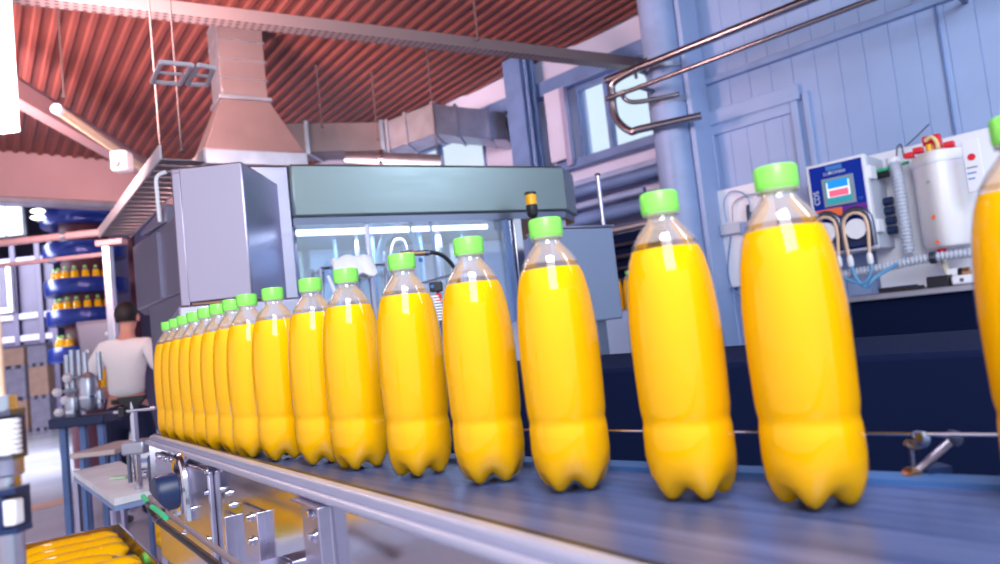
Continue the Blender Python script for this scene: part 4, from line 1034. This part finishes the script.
# wiring board
t = thing('wall_mount_wiring_board', WF.p(-2.4, 4.95, 1.34), 'white wiring board with looped cables on the blue door', 'board')
wb('board', WHITE, t, -2.60, -2.16, 4.93, 4.95, 1.34, 2.06, bev=.004)
wb('spacer', STEELD, t, -2.50, -2.30, 4.95, 4.964, 1.6, 1.8)
for x, z in ((-2.58, 2.03), (-2.18, 2.03), (-2.58, 1.36), (-2.18, 1.36)): mb = MB(WF); mb.cyl((x, 4.93, z), (0, -1, 0), .010, .006, 10); mb.build('screw', BLACK, t)
a, b = wp(722, 236, 4.9), wp(741, 221, 4.9)
wb('small_box', GREYE, t, a[0], b[0], 4.88, 4.93, a[2], b[2], bev=.005)
mb = MB(WF); mb.tube([wp(727, 222, 4.9), wp(724, 203, 4.9), wp(730, 192, 4.9), wp(740, 192, 4.9), wp(748, 198, 4.9), wp(750, 205, 4.9)], .005, 8, smooth=5); mb.build('cable', BLUEL, t)
mb = MB(WF); mb.tube([wp(733, 222, 4.9), wp(733, 205, 4.9), wp(742, 197, 4.9), wp(756, 194, 4.9), wp(766, 197, 4.9)], .004, 8, smooth=5); mb.build('cable', CRATEG, t)
mb = MB(WF); mb.tube([wp(731, 236, 4.9), wp(728, 262, 4.9), wp(730, 283, 4.9), wp(740, 296, 4.9), wp(760, 305, 4.88)], .006, 8, smooth=5); mb.build('cable', BLUEP, t)
mb = MB(WF); mb.tube([wp(748, 205, 4.9), wp(748, 212, 4.9)], .012, 10); mb.tube([wp(749, 212, 4.9), wp(750, 222, 4.9)], .018, 10); mb.build('plug', DBLUE, t, split=True)
wb('plug_body', BLUEL, t, wp(741, 232, 4.9)[0], wp(752, 222, 4.9)[0], 4.88, 4.93, wp(746, 234, 4.9)[2], wp(746, 222, 4.9)[2], bev=.004)

# ================================================================== LEFT SIDE
# bin of bottles lying down
zt = .70
A = CF.l(135, 520, z=zt); ax1 = XP - .012; ay1 = A.y
ax0, ay0 = ax1 - 1.12, ay1 - .76
t = thing('steel_bin', CF.p((ax0 + ax1) / 2, (ay0 + ay1) / 2, 0), 'open steel bin heaped with yellow bottles at lower left', 'bin')
zf = .600
MB(CF).box(ax0, ax1, ay0, ay1, zf - .01, zf).build('tray', STEEL, t)
MB(CF).box(ax0, ax1, ay1 - .008, ay1, zf, zt).build('rim_wall', STEELP, t, bevel=.002)
MB(CF).box(ax1 - .008, ax1, ay0, ay1 - .008, zf, zt).build('rim_wall', STEELP, t, bevel=.002)
MB(CF).box(ax0, ax0 + .008, ay0, ay1 - .008, zf, zt).build('rim_wall', STEELP, t, bevel=.002)
MB(CF).box(ax0 + .008, ax1 - .008, ay0, ay0 + .008, zf, zt).build('rim_wall', STEELP, t, bevel=.002)
for x in (ax0 + .03, ax1 - .05):
    for y in (ay0 + .03, ay1 - .05): MB(CF).box(x, x + .03, y, y + .03, 0, zf - .01).build('leg', STEEL, t)
WORD = ['beside the far rim', 'second row from the far rim', 'third row from the far rim', 'fourth row from the far rim', 'fifth row from the far rim']
n_ = 0
for r in range(7):
    for c in range(3):
        if c == 2 and r % 2: continue
        y = ay1 - .070 - r * .1085 ; x = ax1 - .014 - c * .345
        if y < ay0 + .07: continue
        dirv = 1 if (r == 3 and c == 0) else -1     # cap to the left or to the right
        bx_ = x - .004 if dirv < 0 else x - .334
        p = CF.p(bx_, y, zf + .0520)
        rot = (Matrix.Rotation(-CF.az, 4, 'Z') @ Matrix.Rotation(dirv * PI / 2, 4, 'Y') @ Matrix.Rotation(random.uniform(0, .5), 4, 'Z')).to_euler()
        side = ['next to the conveyor', 'in the middle column', 'in the outer column'][c]
        lab = 'yellow juice bottle lying in the steel bin ' + side + ', ' + (WORD[r] if r < 5 else 'near the front')
        if len(lab.split()) > 16: lab = lab.replace('yellow juice ', '')
        o_ = bottle(p, lab, 'bottles lying in the steel bin', rot)
# hoses beside the conveyor
def hp_(px_, py_, off): v = CF.l(px_, py_, x=XP - off); return (v.x, v.y, v.z)


for k, (m_, r, pts, lb) in enumerate(((mat('grey_brown_hose', (.20, .16, .19), .4), .005, ((150, 497), (165, 512), (185, 526), (212, 546), (240, 566), (275, 590)), 'grey brown hose curving along the conveyor side'),
                                      (BLACK, .006, ((148, 505), (158, 520), (176, 534), (200, 552), (225, 572), (250, 600)), 'thick black hose running beside the conveyor side panel'),
                                      (GREENT, .0045, ((143, 496), (150, 505), (158, 511), (166, 518)), 'short green hose at the conveyor left end'))):
    mb = MB(CF); mb.tube([hp_(a, b, .088 + .016 * k) for a, b in pts], r, 10, smooth=5); o_ = tag(mb.build('hanging_hose', m_), lb, 'hose')
    a = hp_(*pts[1], .088 + .016 * k); b = hp_(*pts[2], .088 + .016 * k); d = (Vector(b) - Vector(a)).normalized() * .02
    mb = MB(CF); mb.tube([Vector(a) - d, Vector(a) + d], r * 1.25, 10); mb.build('hose_ferrule', STEELD, o_)
t = thing('drive_motor', CF.p(.50, 2.5, 0), 'dark motor block on stand at the conveyor left end', 'motor')
MB(CF).box(.42, .60, 2.42, 2.62, .80, .93).build('body', DBLUE, t, bevel=.015)
MB(CF).box(.44, .58, 2.41, 2.425, .82, .91).build('cover', STEELP, t, bevel=.006)
MB(CF).box(.47, .55, 2.48, 2.56, 0, .80).build('stand', STEELD, t)
for dx in (0, .05): mb = MB(CF); mb.cyl((.46 + dx, 2.44, .93), (0, 0, 1), .014, .03); mb.build('terminal', WHITE, t)
# post with rollers at the left edge
D1 = .72; KS = D1 / 1.3
b0 = at(13, 560, D1)
t = thing('clamp_post', (b0.x, D1, 0), 'steel post with two dark clamps and white ribbed rollers', 'post')
top = at(9, 412, D1)
mb = MB(); mb.tube([(b0.x, D1, 0), (b0.x, D1, top.z + .03 * KS)], .020 * KS, 20); mb.build('pole', STEELP, t)
mb = MB(); mb.tube([(b0.x - .012 * KS, D1 + .01 * KS, top.z), (b0.x - .012 * KS, D1 + .01 * KS, top.z + .24 * KS)], .008 * KS, 12); mb.build('tan_rod', TAN, t)
mb = MB(); mb.cyl((b0.x, D1, at(8, 476, D1).z), (0, 0, 1), .026 * KS, .035 * KS, 20); mb.build('collar', STEEL, t)
for (ya_, yb_) in ((412, 458), (488, 530)):
    za_, zb_ = at(10, ya_, D1).z, at(10, yb_, D1).z; hgt = za_ - zb_
    mb = MB(); mb.box(b0.x - .035 * KS, b0.x + .022 * KS, D1 - .045 * KS, D1 + .03 * KS, zb_ + hgt * .0, za_); c_ = mb.build('clamp', DBLUE, t, bevel=.008 * KS)
    for zz_ in (za_ - .006 * KS, zb_ + .000 * KS): mb = MB(); mb.hexa([(b0.x - .02 * KS, D1 - .05 * KS, zz_), (b0.x + .045 * KS, D1 - .05 * KS, zz_ + .002 * KS), (b0.x + .045 * KS, D1 - .01 * KS, zz_ + .002 * KS), (b0.x - .02 * KS, D1 - .01 * KS, zz_)], [(b0.x - .02 * KS, D1 - .05 * KS, zz_ + .006 * KS), (b0.x + .045 * KS, D1 - .05 * KS, zz_ + .012 * KS), (b0.x + .045 * KS, D1 - .01 * KS, zz_ + .012 * KS), (b0.x - .02 * KS, D1 - .01 * KS, zz_ + .006 * KS)]); mb.build('bracket_lip', STEELD if ya_ < 450 else DBLUE, c_)
    pr = []
    n = 7 if ya_ < 450 else 1
    if n == 7:
        pr = [(.0, 0)]
        for k in range(n): z_ = k * (hgt - .02 * KS) / n; g_ = (hgt - .02 * KS) / n; pr += [(r_ * KS, z_ + g_ * f_) for r_, f_ in ((.017, 0), (.019, .1), (.019, .7), (.015, .75), (.015, .98))]
        mb = MB(); mb.lathe(pr, (b0.x + .030 * KS, D1 - .035 * KS, zb_ + .010 * KS), seg=18); mb.build('ribbed_roller', WHITE, c_)
    else:
        mb = MB(); mb.box(b0.x + .018 * KS, b0.x + .040 * KS, D1 - .046 * KS, D1 - .02 * KS, zb_ + .014 * KS, za_ - .014 * KS); mb.build('pad', WHITE, c_, bevel=.004 * KS)
# work table
zt = .75
cs = [W0.l(*p, z=zt) for p in ((73, 471), (114, 499), (166, 487), (120, 461))]
t = thing('work_table', (cs[1].x, cs[1].y, 0), 'white topped work table with thin legs left of the conveyor', 'table')
mb = MB(); mb.slab([(c.x, c.y, zt - .025) for c in cs], (0, 0, .025)); mb.build('table_top', mat('table_top', (.86, .88, .94), .35, var=(6, .2)), t)
mb = MB(); mb.slab([(c.x, c.y, zt - .045) for c in cs], (0, 0, .018)); mb.build('table_edge', BLUEL, t)
cc = sum((c for c in cs), Vector()) / 4
for c in cs: p = c.lerp(cc, .08); mb = MB(); mb.tube([(p.x, p.y, .0), (p.x, p.y, zt - .045)], .018, 10); lg = mb.build('leg', STEEL, t); mb = MB(); mb.cyl((p.x, p.y, 0), (0, 0, 1), .03, .03, 12); mb.build('foot', WHITE, lg)
p = W0.l(146, 478, z=zt); o_ = MB().box(p.x - .05, p.x + .02, p.y - .03, p.y + .03, zt + .0005, zt + .03).build('steel_clip', STEELP, bevel=.01); tag(o_, 'small steel clip lying on the work table', 'clip')
p = W0.l(128, 478, z=zt); o_ = MB().box(p.x - .07, p.x + .0, p.y - .02, p.y + .03, zt + .0005, zt + .012).build('green_pad', mat('pale_green_cloth', (.45, .60, .45), .8), bevel=.004); tag(o_, 'pale green pad lying flat on the work table', 'pad')
p = W0.l(154, 468, z=zt); mb = MB(); mb.box(p.x - .10, p.x + .04, p.y + .0, p.y + .12, zt + .0005, zt + .10); o_ = tag(mb.build('white_box', WHITE, bevel=.012), 'white box on the table behind the clamp stand', 'box'); MB().box(p.x - .08, p.x + .02, p.y - .005, p.y + .0, zt + .03, zt + .05).build('blue_stripe', BLUEL, o_)
# clamp stand
D2 = W0.l(139, 489, z=zt).y; b0 = at(139, 489, D2)
t = thing('clamp_stand', (b0.x, D2, zt), 'steel rod stand with black T handle and grey clamp block', 'stand')
tz = at(128, 402, D2).z
mb = MB(); mb.tube([(b0.x, D2, zt + .0005), (b0.x, D2, tz)], .014, 12); mb.build('rod', STEELP, t)
mb = MB(); mb.hexa([(b0.x - .012, D2 - .012, tz - .03), (b0.x + .012, D2 - .012, tz - .03), (b0.x + .012, D2 + .012, tz - .03), (b0.x - .012, D2 + .012, tz - .03)], [(b0.x - .045, D2 - .014, tz + .006), (b0.x + .045, D2 - .014, tz + .006), (b0.x + .045, D2 + .014, tz + .006), (b0.x - .045, D2 + .014, tz + .006)]); mb.box(b0.x - .050, b0.x + .050, D2 - .016, D2 + .016, tz + .004, tz + .020); mb.build('handle', BLACK, t)
mb = MB(); zc_ = at(128, 449, D2).z; mb.box(b0.x - .045, b0.x + .045, D2 - .03, D2 + .03, zc_ - .022, zc_ + .028); mb.build('clamp_block', GALV, t, bevel=.008)
mb = MB(); zr = at(128, 411, D2).z; mb.tube([(b0.x - .07, D2 - .01, zr), (b0.x + .09, D2 - .01, zr)], .007, 10); mb.build('cross_rod', STEELP, t)
mb = MB(); mb.cyl((b0.x - .035, D2 - .012, zr - .018), (0, 0, 1), .016, .036, 12); mb.build('clamp_knob', BLACK, t)
mb = MB(); mb.tube([(b0.x - .02, D2 - .02, zc_ - .02), (b0.x - .02, D2 - .02, zt + .03)], .008, 10); mb.build('side_rod', STEELD, t)
# small side table behind
p0_, p1_ = at(80, 456, 4.3), at(124, 452, 4.3)
t = thing('side_table', (p0_.x, 4.3, 0), 'small pale table behind the work table', 'table')
MB().box(p0_.x, p1_.x, 4.2, 4.7, .74, .77).build('table_top', mat('pale_wood_top', (.62, .52, .50), .5), t, bevel=.005)
for x in (p0_.x + .03, p1_.x - .05):
    for y in (4.24, 4.62): MB().box(x, x + .025, y, y + .025, 0, .74).build('leg', BLUEP, t)
# valve manifold
DV = 5.2
t = thing('valve_manifold', (at(85, 420, DV).x, DV, 0), 'cluster of grey domed valves and pipes on dark blue legs', 'valve unit')
for px_, y0_, y1_, rp in ((90, 372, 412, 8.5), (74, 392, 424, 7.5), (101, 388, 410, 3.5)):
    a, b = at(px_, y1_, DV), at(px_, y0_, DV); r = rp / FPX * DV; hh = b.z - a.z
    mb = MB(); mb.lathe([(.0, 0), (r * .7, .01), (r, .05), (r, hh - r * .8), (r * .75, hh - r * .3), (r * .3, hh), (0, hh)], (a.x, DV, a.z), seg=18); v_ = mb.build('valve_dome', GALV, t)
    mb = MB(); mb.lathe([(r * 1.06, 0), (r * 1.06, .02)], (a.x, DV, a.z + hh * .35), seg=18); mb.build('dome_ring', STEELP, v_)
for px_, y0_, y1_ in ((66, 355, 400), (71, 350, 395), (78, 350, 392), (84, 352, 380), (98, 352, 380)):
    a, b = at(px_, y1_, DV), at(px_ - 2, y0_, DV); mb = MB(); mb.tube([(a.x, DV + .03, a.z), (b.x, DV + .03, b.z)], .018, 8); mb.build('pipe', GALV, t)
for px_, py_ in ((60, 392), (68, 400), (62, 412), (70, 378)):
    a = at(px_, py_, DV); mb = MB(); mb.lathe([(0, -.035), (.025, -.025), (.036, 0), (.025, .025), (0, .035)], (a.x, DV - .03, a.z), seg=12); mb.build('ball_valve', WHITE, t)
    mb = MB(); mb.tube([(a.x, DV - .03, a.z), (a.x + .12, DV, a.z)], .012, 8); mb.build('branch', GALV, t)
a, b = at(58, 420, DV), at(112, 412, DV); MB().box(a.x, b.x, DV - .12, DV + .14, b.z - .07, b.z).build('bed', DBLUE, t, bevel=.01)
for x in (a.x + .06, a.x + .2, b.x - .06):
    MB().box(x - .02, x + .02, DV - .06, DV - .02, 0, b.z - .07).build('leg', BLUEP, t)
# operator terminal seen from behind
DM = 6.5
c4 = [at(*p, DM) for p in ((75, 322), (118, 318), (127, 359), (82, 367))]
t = thing('operator_terminal', (at(105, 362, DM).x, DM, 0), 'grey steel operator terminal seen from behind on its post', 'terminal')
mb = MB(); mb.hexa([c + Vector((0, 0, 0)) for c in c4], [c + Vector((0, .16, 0)) for c in c4]); mb.build('housing', mat('terminal_grey', (.22, .22, .30), .5, .3), t, bevel=.012)
i4 = [c.lerp(sum(c4, Vector()) / 4, .16) for c in c4]
mb = MB(); mb.hexa([c + Vector((0, -.03, 0)) for c in i4], [c + Vector((0, .0, 0)) for c in i4]); bp_ = mb.build('back_cover', mat('terminal_cover', (.30, .30, .40), .5, .3), t, bevel=.008)
for px_, py_ in ((90, 352), (110, 334)):
    a = at(px_, py_, DM); mb = MB(); mb.lathe([(.0, 0), (.022, .002), (.022, .016), (0, .02)], (a.x, DM - .03, a.z), (0, -1, 0), 12); mb.build('lock', STEELP, bp_)
mb = MB(); cm = at(103, 362, DM); mb.tube([(cm.x, DM + .1, 0), (cm.x, DM + .1, cm.z + .02)], .03, 12); mb.build('post', STEEL, t)
# bottles beyond
zb_ = .96
t = thing('far_bottle_table', (at(98, 400, 8).x, 8.1, 0), 'dark conveyor section carrying bottles beyond the person', 'conveyor')
a, b = at(72, 395, 8), at(125, 395, 8); zb_ = at(98, 394, 8).z
MB().box(a.x, b.x, 7.92, 8.25, zb_ - .08, zb_).build('belt', DBLUE, t, bevel=.01)
for x in (a.x + .05, b.x - .09): MB().box(x, x + .04, 8.05, 8.09, 0, zb_ - .08).build('leg', STEEL, t)
mb = MB(); mb.tube([(a.x, 7.9, zb_ + .06), (b.x, 7.9, zb_ + .06)], .008, 8); mb.build('rail', STEELP, t)
for k in range(5): bottle((at(84, 394, 8).x + k * .108, 8.05, zb_ + .0008), 'blurry far yellow bottle beside the person, ' + ['leftmost of five', 'second from left', 'middle of five', 'second from right', 'rightmost, by the elbow'][k], 'far bottles beside the person')
# spiral tower
DT = 10.0
ct = at(88, 300, DT)
t = thing('spiral_tower', (ct.x, DT, 0), 'dark maroon spiral conveyor tower with blue lit curved guards', 'conveyor tower')
R_ = .50
mb = MB(); mb.lathe([(.30, 0), (.30, 4.2)], (ct.x, DT, 0), seg=28); mb.build('core', MAROON, t)
TB = mat('tower_guard_blue', (.012, .03, .22), .22, .2)
for i, py_ in enumerate((212, 246, 283, 314, 352)):
    z_ = at(88, py_, DT - R_).z; mb = MB(); mb.lathe([(R_ - .22, 0), (R_, 0), (R_ + .01, .02), (R_ + .01, .18), (R_, .20), (R_ - .015, .20), (R_ - .015, .03), (R_ - .22, .03), (R_ - .22, 0)], (ct.x, DT, z_ - .10), seg=40); mb.build('guard', TB, t)
for x in (-.30, .36): MB().box(ct.x + x - .04, ct.x + x + .04, DT + .54, DT + .62, 0, 4.1).build('upright', MAROON, t, bevel=.005)
for i, (py_, nm) in enumerate(((283, 'upper'), (314, 'middle'), (352, 'lower'))):
    z_ = at(88, py_, DT - R_).z - .069
    for k in range(8):
        a = math.radians(-90 + (k - 3.5) * 19)
        if i == 2 and k > 3: continue
        o_ = bottle((ct.x + math.cos(a) * (R_ - .12), DT + math.sin(a) * (R_ - .12), z_), 'far bottle on the ' + nm + ' level of the spiral tower, ' + ['first', 'second', 'third', 'fourth', 'fifth', 'sixth', 'seventh', 'last'][k] + ' from left', 'bottles on the spiral tower')
# horizontal pipes, upright post
for (p, q, D, r, lb) in (((-10, 237), (135, 236), 7.0, .035, 'long pale horizontal pipe under the lintel, upper of two'), ((-10, 263), (112, 257), 7.0, .022, 'thinner rose horizontal pipe before the tower, lower of two')):
    a, b = at(*p, D), at(*q, D); zz_ = (a.z + b.z) / 2; mb = MB(); mb.tube([(a.x, D, zz_), (b.x, D, zz_)], r, 10); o_ = tag(mb.build('hanging_pipe', LINT), lb, 'pipe')
    mb = MB(); mb.lathe([(r * 1.3, 0), (r * 1.3, .04)], ((a.x + b.x) / 2, D, zz_), (1, 0, 0), 12); mb.build('pipe_joint', GALV, o_)
a = at(107, 246, 6.4); t = thing('pale_post', (a.x, 6.4, 0), 'pale upright steel post left of the lavender enclosure', 'post')
MB().box(a.x - .035, a.x + .035, 6.37, 6.44, 0, a.z).build('shaft', GALV, t, bevel=.008)
MB().box(a.x - .08, a.x + .16, 6.35, 6.46, a.z, a.z + .05).build('head_plate', LINT, t, bevel=.006)
MB().box(a.x - .08, a.x + .08, 6.33, 6.48, 0, .012).build('foot_plate', GALV, t)
# elevated frame with panels
DE = 12.0
t = thing('panel_frame', (at(30, 300, DE).x, DE, 0), 'dark purple panelled machine frame at the far left edge', 'machine frame')
a, b = at(-30, 262, DE), at(55, 342, DE)
MB().box(a.x, b.x, DE, DE + .6, b.z, a.z).build('body', PURPLE, t, bevel=.02)
for px_ in (-30, 17, 42, 55): x = at(px_, 300, DE).x; MB().box(x - .05, x + .05, DE - .06, DE, 0 if px_ in (-30, 55) else b.z, a.z + .3).build('upright', PURPLE, t, bevel=.01)
for py_ in (262, 318, 340): z_ = at(10, py_, DE).z; MB().box(a.x, b.x, DE - .05, DE - .0, z_ - .05, z_ + .05).build('crossbar', CRATEG, t, bevel=.01)
a2, b2 = at(-6, 264, DE - .1), at(14, 312, DE - .1)
mb = MB(); mb.box(a2.x, b2.x, DE - .14, DE - .06, b2.z, a2.z); mb.build('white_frame', WHITE, t, bevel=.01)
MB().box(a2.x + .07, b2.x - .07, DE - .16, DE - .14, b2.z + .08, a2.z - .06).build('frame_panel', PURPLE, t)
# lamps near the hall window
for k, (px_, py_) in enumerate(((38, 207), (38, 213.5), (38, 220))):
    a = at(px_, py_, 9.0); mb = MB(); mb.lathe([(.0, 0), (.06, .01), (.085, .03), (.07, .045), (0, .05)], (a.x, 9.0, a.z), seg=16); o_ = tag(mb.build('hanging_bulb', GLOW), ['topmost of three stacked white bulbs under the lintel', 'middle of three stacked white bulbs under the lintel', 'lowest of three stacked white bulbs under the lintel'][k], 'lamp')
    MB().box(a.x - .02, a.x + .02, 9.0, 9.04, a.z - .02, a.z).build('socket', GALV, o_)
# crates
DC = 18.0
for i, (px0, px1) in enumerate(((-28, -1), (2, 27), (29, 50))):
    zz_ = 0
    for j in range(3):
        a, b = at(px0, 400, DC), at(px1, 400, DC); h = .80
        m_ = CARD if (i + j) % 2 else CRATEG
        nm = ['partly cut off by the left edge', 'in the middle stack', 'in the right stack'][i]; lv = ['bottom', 'middle', 'top'][j]
        t = thing('storage_crate', ((a.x + b.x) / 2, DC, zz_), lv + ' far storage crate ' + nm + ' on the hall floor', 'crate', 'storage crates at the end of the hall')
        MB().box(a.x + .02, b.x - .02, DC, DC + .8, zz_ + .08, zz_ + h - .004).build('box', m_, t, bevel=.02)
        for x in (a.x + .02, (a.x + b.x) / 2 - .05, b.x - .12): MB().box(x, x + .1, DC + .02, DC + .78, zz_ + .001, zz_ + .08).build('skid', CRATEG, t)
        zz_ += h

# ================================================================== PERSON
def skin_obj(name, nodes, edges, m, parent, org, sub=2):
    me = bpy.data.meshes.new(name); me.from_pydata([tuple(Vector(n[0])) for n in nodes], edges, []); me.materials.append(m)
    ob = bpy.data.objects.new(name, me); COL.objects.link(ob); ob.parent = parent; ob['_o'] = parent['_o']
    md = ob.modifiers.new('skin', 'SKIN'); md.use_smooth_shade = True
    for v, n in zip(me.skin_vertices[0].data, nodes): v.radius = n[1] if isinstance(n[1], tuple) else (n[1], n[1])
    me.skin_vertices[0].data[0].use_root = True
    s_ = ob.modifiers.new('sub', 'SUBSURF'); s_.levels = sub; s_.render_levels = sub
    return ob


DP = 5.75
pc = at(127, 400, DP)
t = thing('person', (pc.x, DP, 0), 'person in white T-shirt and navy trousers, back turned, working', 'person')
nodes = [((0, 0, .94), (.125, .095)), ((0, .01, 1.08), (.115, .085)), ((0, .03, 1.24), (.135, .095)), ((0, .05, 1.38), (.13, .085)), ((.0, .06, 1.46), (.07, .06)), ((0, .075, 1.52), (.05, .05)), ((0, .095, 1.58), (.065, .072)), ((0, .11, 1.66), (.075, .09)), ((0, .10, 1.73), (.055, .065)),
         ((-.17, .04, 1.40), (.052, .052)), ((-.25, .00, 1.25), .045), ((-.275, .0, 1.09), .038), ((-.20, .16, 1.02), .030), ((-.15, .24, 1.03), .024),
         ((.17, .04, 1.40), .052), ((.24, .04, 1.24), .045), ((.25, .10, 1.09), .038), ((.16, .24, 1.04), .030), ((.12, .31, 1.05), .024),
         ((-.10, 0, .86), .092), ((-.11, .02, .68), .078), ((-.12, .02, .50), .056), ((-.12, .0, .30), .052), ((-.12, -.02, .10), .036), ((-.125, .08, .04), (.04, .03)),
         ((.10, 0, .86), .092), ((.11, .03, .68), .078), ((.12, .04, .50), .056), ((.12, .02, .30), .052), ((.12, .0, .10), .036), ((.125, .10, .04), (.04, .03))]
edges = [(0, 1), (1, 2), (2, 3), (3, 4), (4, 5), (5, 6), (6, 7), (7, 8), (3, 9), (9, 10), (10, 11), (11, 12), (12, 13), (3, 14), (14, 15), (15, 16), (16, 17), (17, 18), (0, 19), (19, 20), (20, 21), (21, 22), (22, 23), (23, 24), (0, 25), (25, 26), (26, 27), (27, 28), (28, 29), (29, 30)]
body = skin_obj('body', nodes, edges, SKIN, t, None)
# hands, five fingers each
for sx_, w in ((-1, Vector((-.15, .24, 1.03))), (1, Vector((.12, .31, 1.05)))):
    hn = [(w, .024), (w + Vector((.03 * -sx_, .05, .0)), (.036, .018))]; he = [(0, 1)]
    for k in range(4):
        b_ = w + Vector((.03 * -sx_ + (k - 1.5) * .021, .085, 0)); ln = (.034, .040, .038, .030)[k]
        i0 = len(hn); hn += [(b_, .009), (b_ + Vector((-.004 * sx_, ln, -.012)), .0085), (b_ + Vector((-.006 * sx_, ln * 1.5, -.038)), .0075)]; he += [(1, i0), (i0, i0 + 1), (i0 + 1, i0 + 2)]
    i0 = len(hn); b_ = w + Vector((-sx_ * .055, .03, -.005)); hn += [(b_, .011), (b_ + Vector((-sx_ * .02, .035, -.014)), .009)]; he += [(0, i0), (i0, i0 + 1)]
    skin_obj('hand', hn, he, SKIN, t, None, 1)
sh = [((0, 0, .98), (.150, .115)), ((0, .01, 1.10), (.145, .105)), ((0, .03, 1.25), (.158, .112)), ((0, .045, 1.38), (.150, .098)), ((0, .06, 1.455), (.075, .064)), ((-.17, .035, 1.405), .072), ((-.235, .01, 1.29), .070), ((-.262, .0, 1.19), .068), ((.17, .035, 1.405), .072), ((.235, .04, 1.29), .070), ((.25, .06, 1.19), .068)]
skin_obj('t_shirt', sh, [(0, 1), (1, 2), (2, 3), (3, 4), (3, 5), (5, 6), (6, 7), (3, 8), (8, 9), (9, 10)], SHIRT, t, None)
trn = [((0, 0, 1.00), (.130, .102)), ((0, 0, .92), (.135, .105)), ((-.10, 0, .84), .104), ((-.11, .02, .68), .092), ((-.12, .02, .50), .075), ((-.12, .0, .28), .070), ((-.12, -.02, .08), .062), ((.10, 0, .84), .104), ((.11, .03, .68), .092), ((.12, .04, .50), .075), ((.12, .02, .28), .070), ((.12, .0, .08), .062)]
skin_obj('trousers', trn, [(0, 1), (1, 2), (2, 3), (3, 4), (4, 5), (5, 6), (1, 7), (7, 8), (8, 9), (9, 10), (10, 11)], DENIM, t, None)
for sx_, y_ in ((-1, 0), (1, .02)):
    skin_obj('shoe', [((sx_ * .125, y_ - .03, .045), (.045, .045)), ((sx_ * .127, y_ + .08, .042), (.048, .040)), ((sx_ * .13, y_ + .18, .034), (.042, .030))], [(0, 1), (1, 2)], BLACK, t, None, 1)


def off(v): return tuple(Vector(v) + Vector(t['_o']))


def sph(name, c, rx, ry, rz, m, cut=None, seg=20):
    mb = MB(); vs = []; rows = 12
    for i in range(rows + 1):
        th = PI * i / rows
        for k in range(seg):
            a = 2 * PI * k / seg; vs.append(off((c[0] + rx * math.sin(th) * math.cos(a), c[1] + ry * math.sin(th) * math.sin(a), c[2] + rz * math.cos(th))))
    fs = [(i * seg + k, i * seg + (k + 1) % seg, (i + 1) * seg + (k + 1) % seg, (i + 1) * seg + k) for i in range(rows) for k in range(seg)]
    if cut: fs = [f for f in fs if cut(sum((Vector(vs[i]) for i in f), Vector()) / 4 - Vector(t['_o']))]
    mb.add(vs, fs); return mb.build(name, m, t, sharp=60)


sph('hair', (0, .085, 1.665), .088, .104, .112, HAIR, cut=lambda p: p.z > 1.60 and (p.y < .13 or p.z > 1.71))
for sx_ in (-1, 1): sph('ear', (sx_ * .083, .10, 1.635), .012, .022, .033, SKIN)
sph('nose', (0, .205, 1.635), .013, .02, .022, SKIN)
for sx_ in (-1, 1): sph('eye', (sx_ * .03, .182, 1.662), .012, .010, .008, WHITE)
sph('mouth', (0, .187, 1.592), .024, .010, .007, mat('lips', (.5, .15, .13), .5))
mb = MB(); mb.lathe([(.132, 0), (.137, .008), (.137, .03), (.132, .036)], off((0, 0, .965)), seg=28, fn=lambda r, h, a: (r * (1 - .22 * math.sin(a) ** 2), h)); mb.build('belt', BLACK, t)

# ------------------------------------------------------------------ view
for o in bpy.data.objects:
    if '_o' in o: del o['_o']
S.view_settings.view_transform = 'Standard'; S.view_settings.look = 'None'; S.view_settings.gamma = 1; S.view_settings.use_curve_mapping = False
S.view_settings.exposure = .27
S.cycles.transparent_max_bounces = 24; S.cycles.max_bounces = 8; S.cycles.use_denoising = True
S.cycles.sample_clamp_indirect = 6
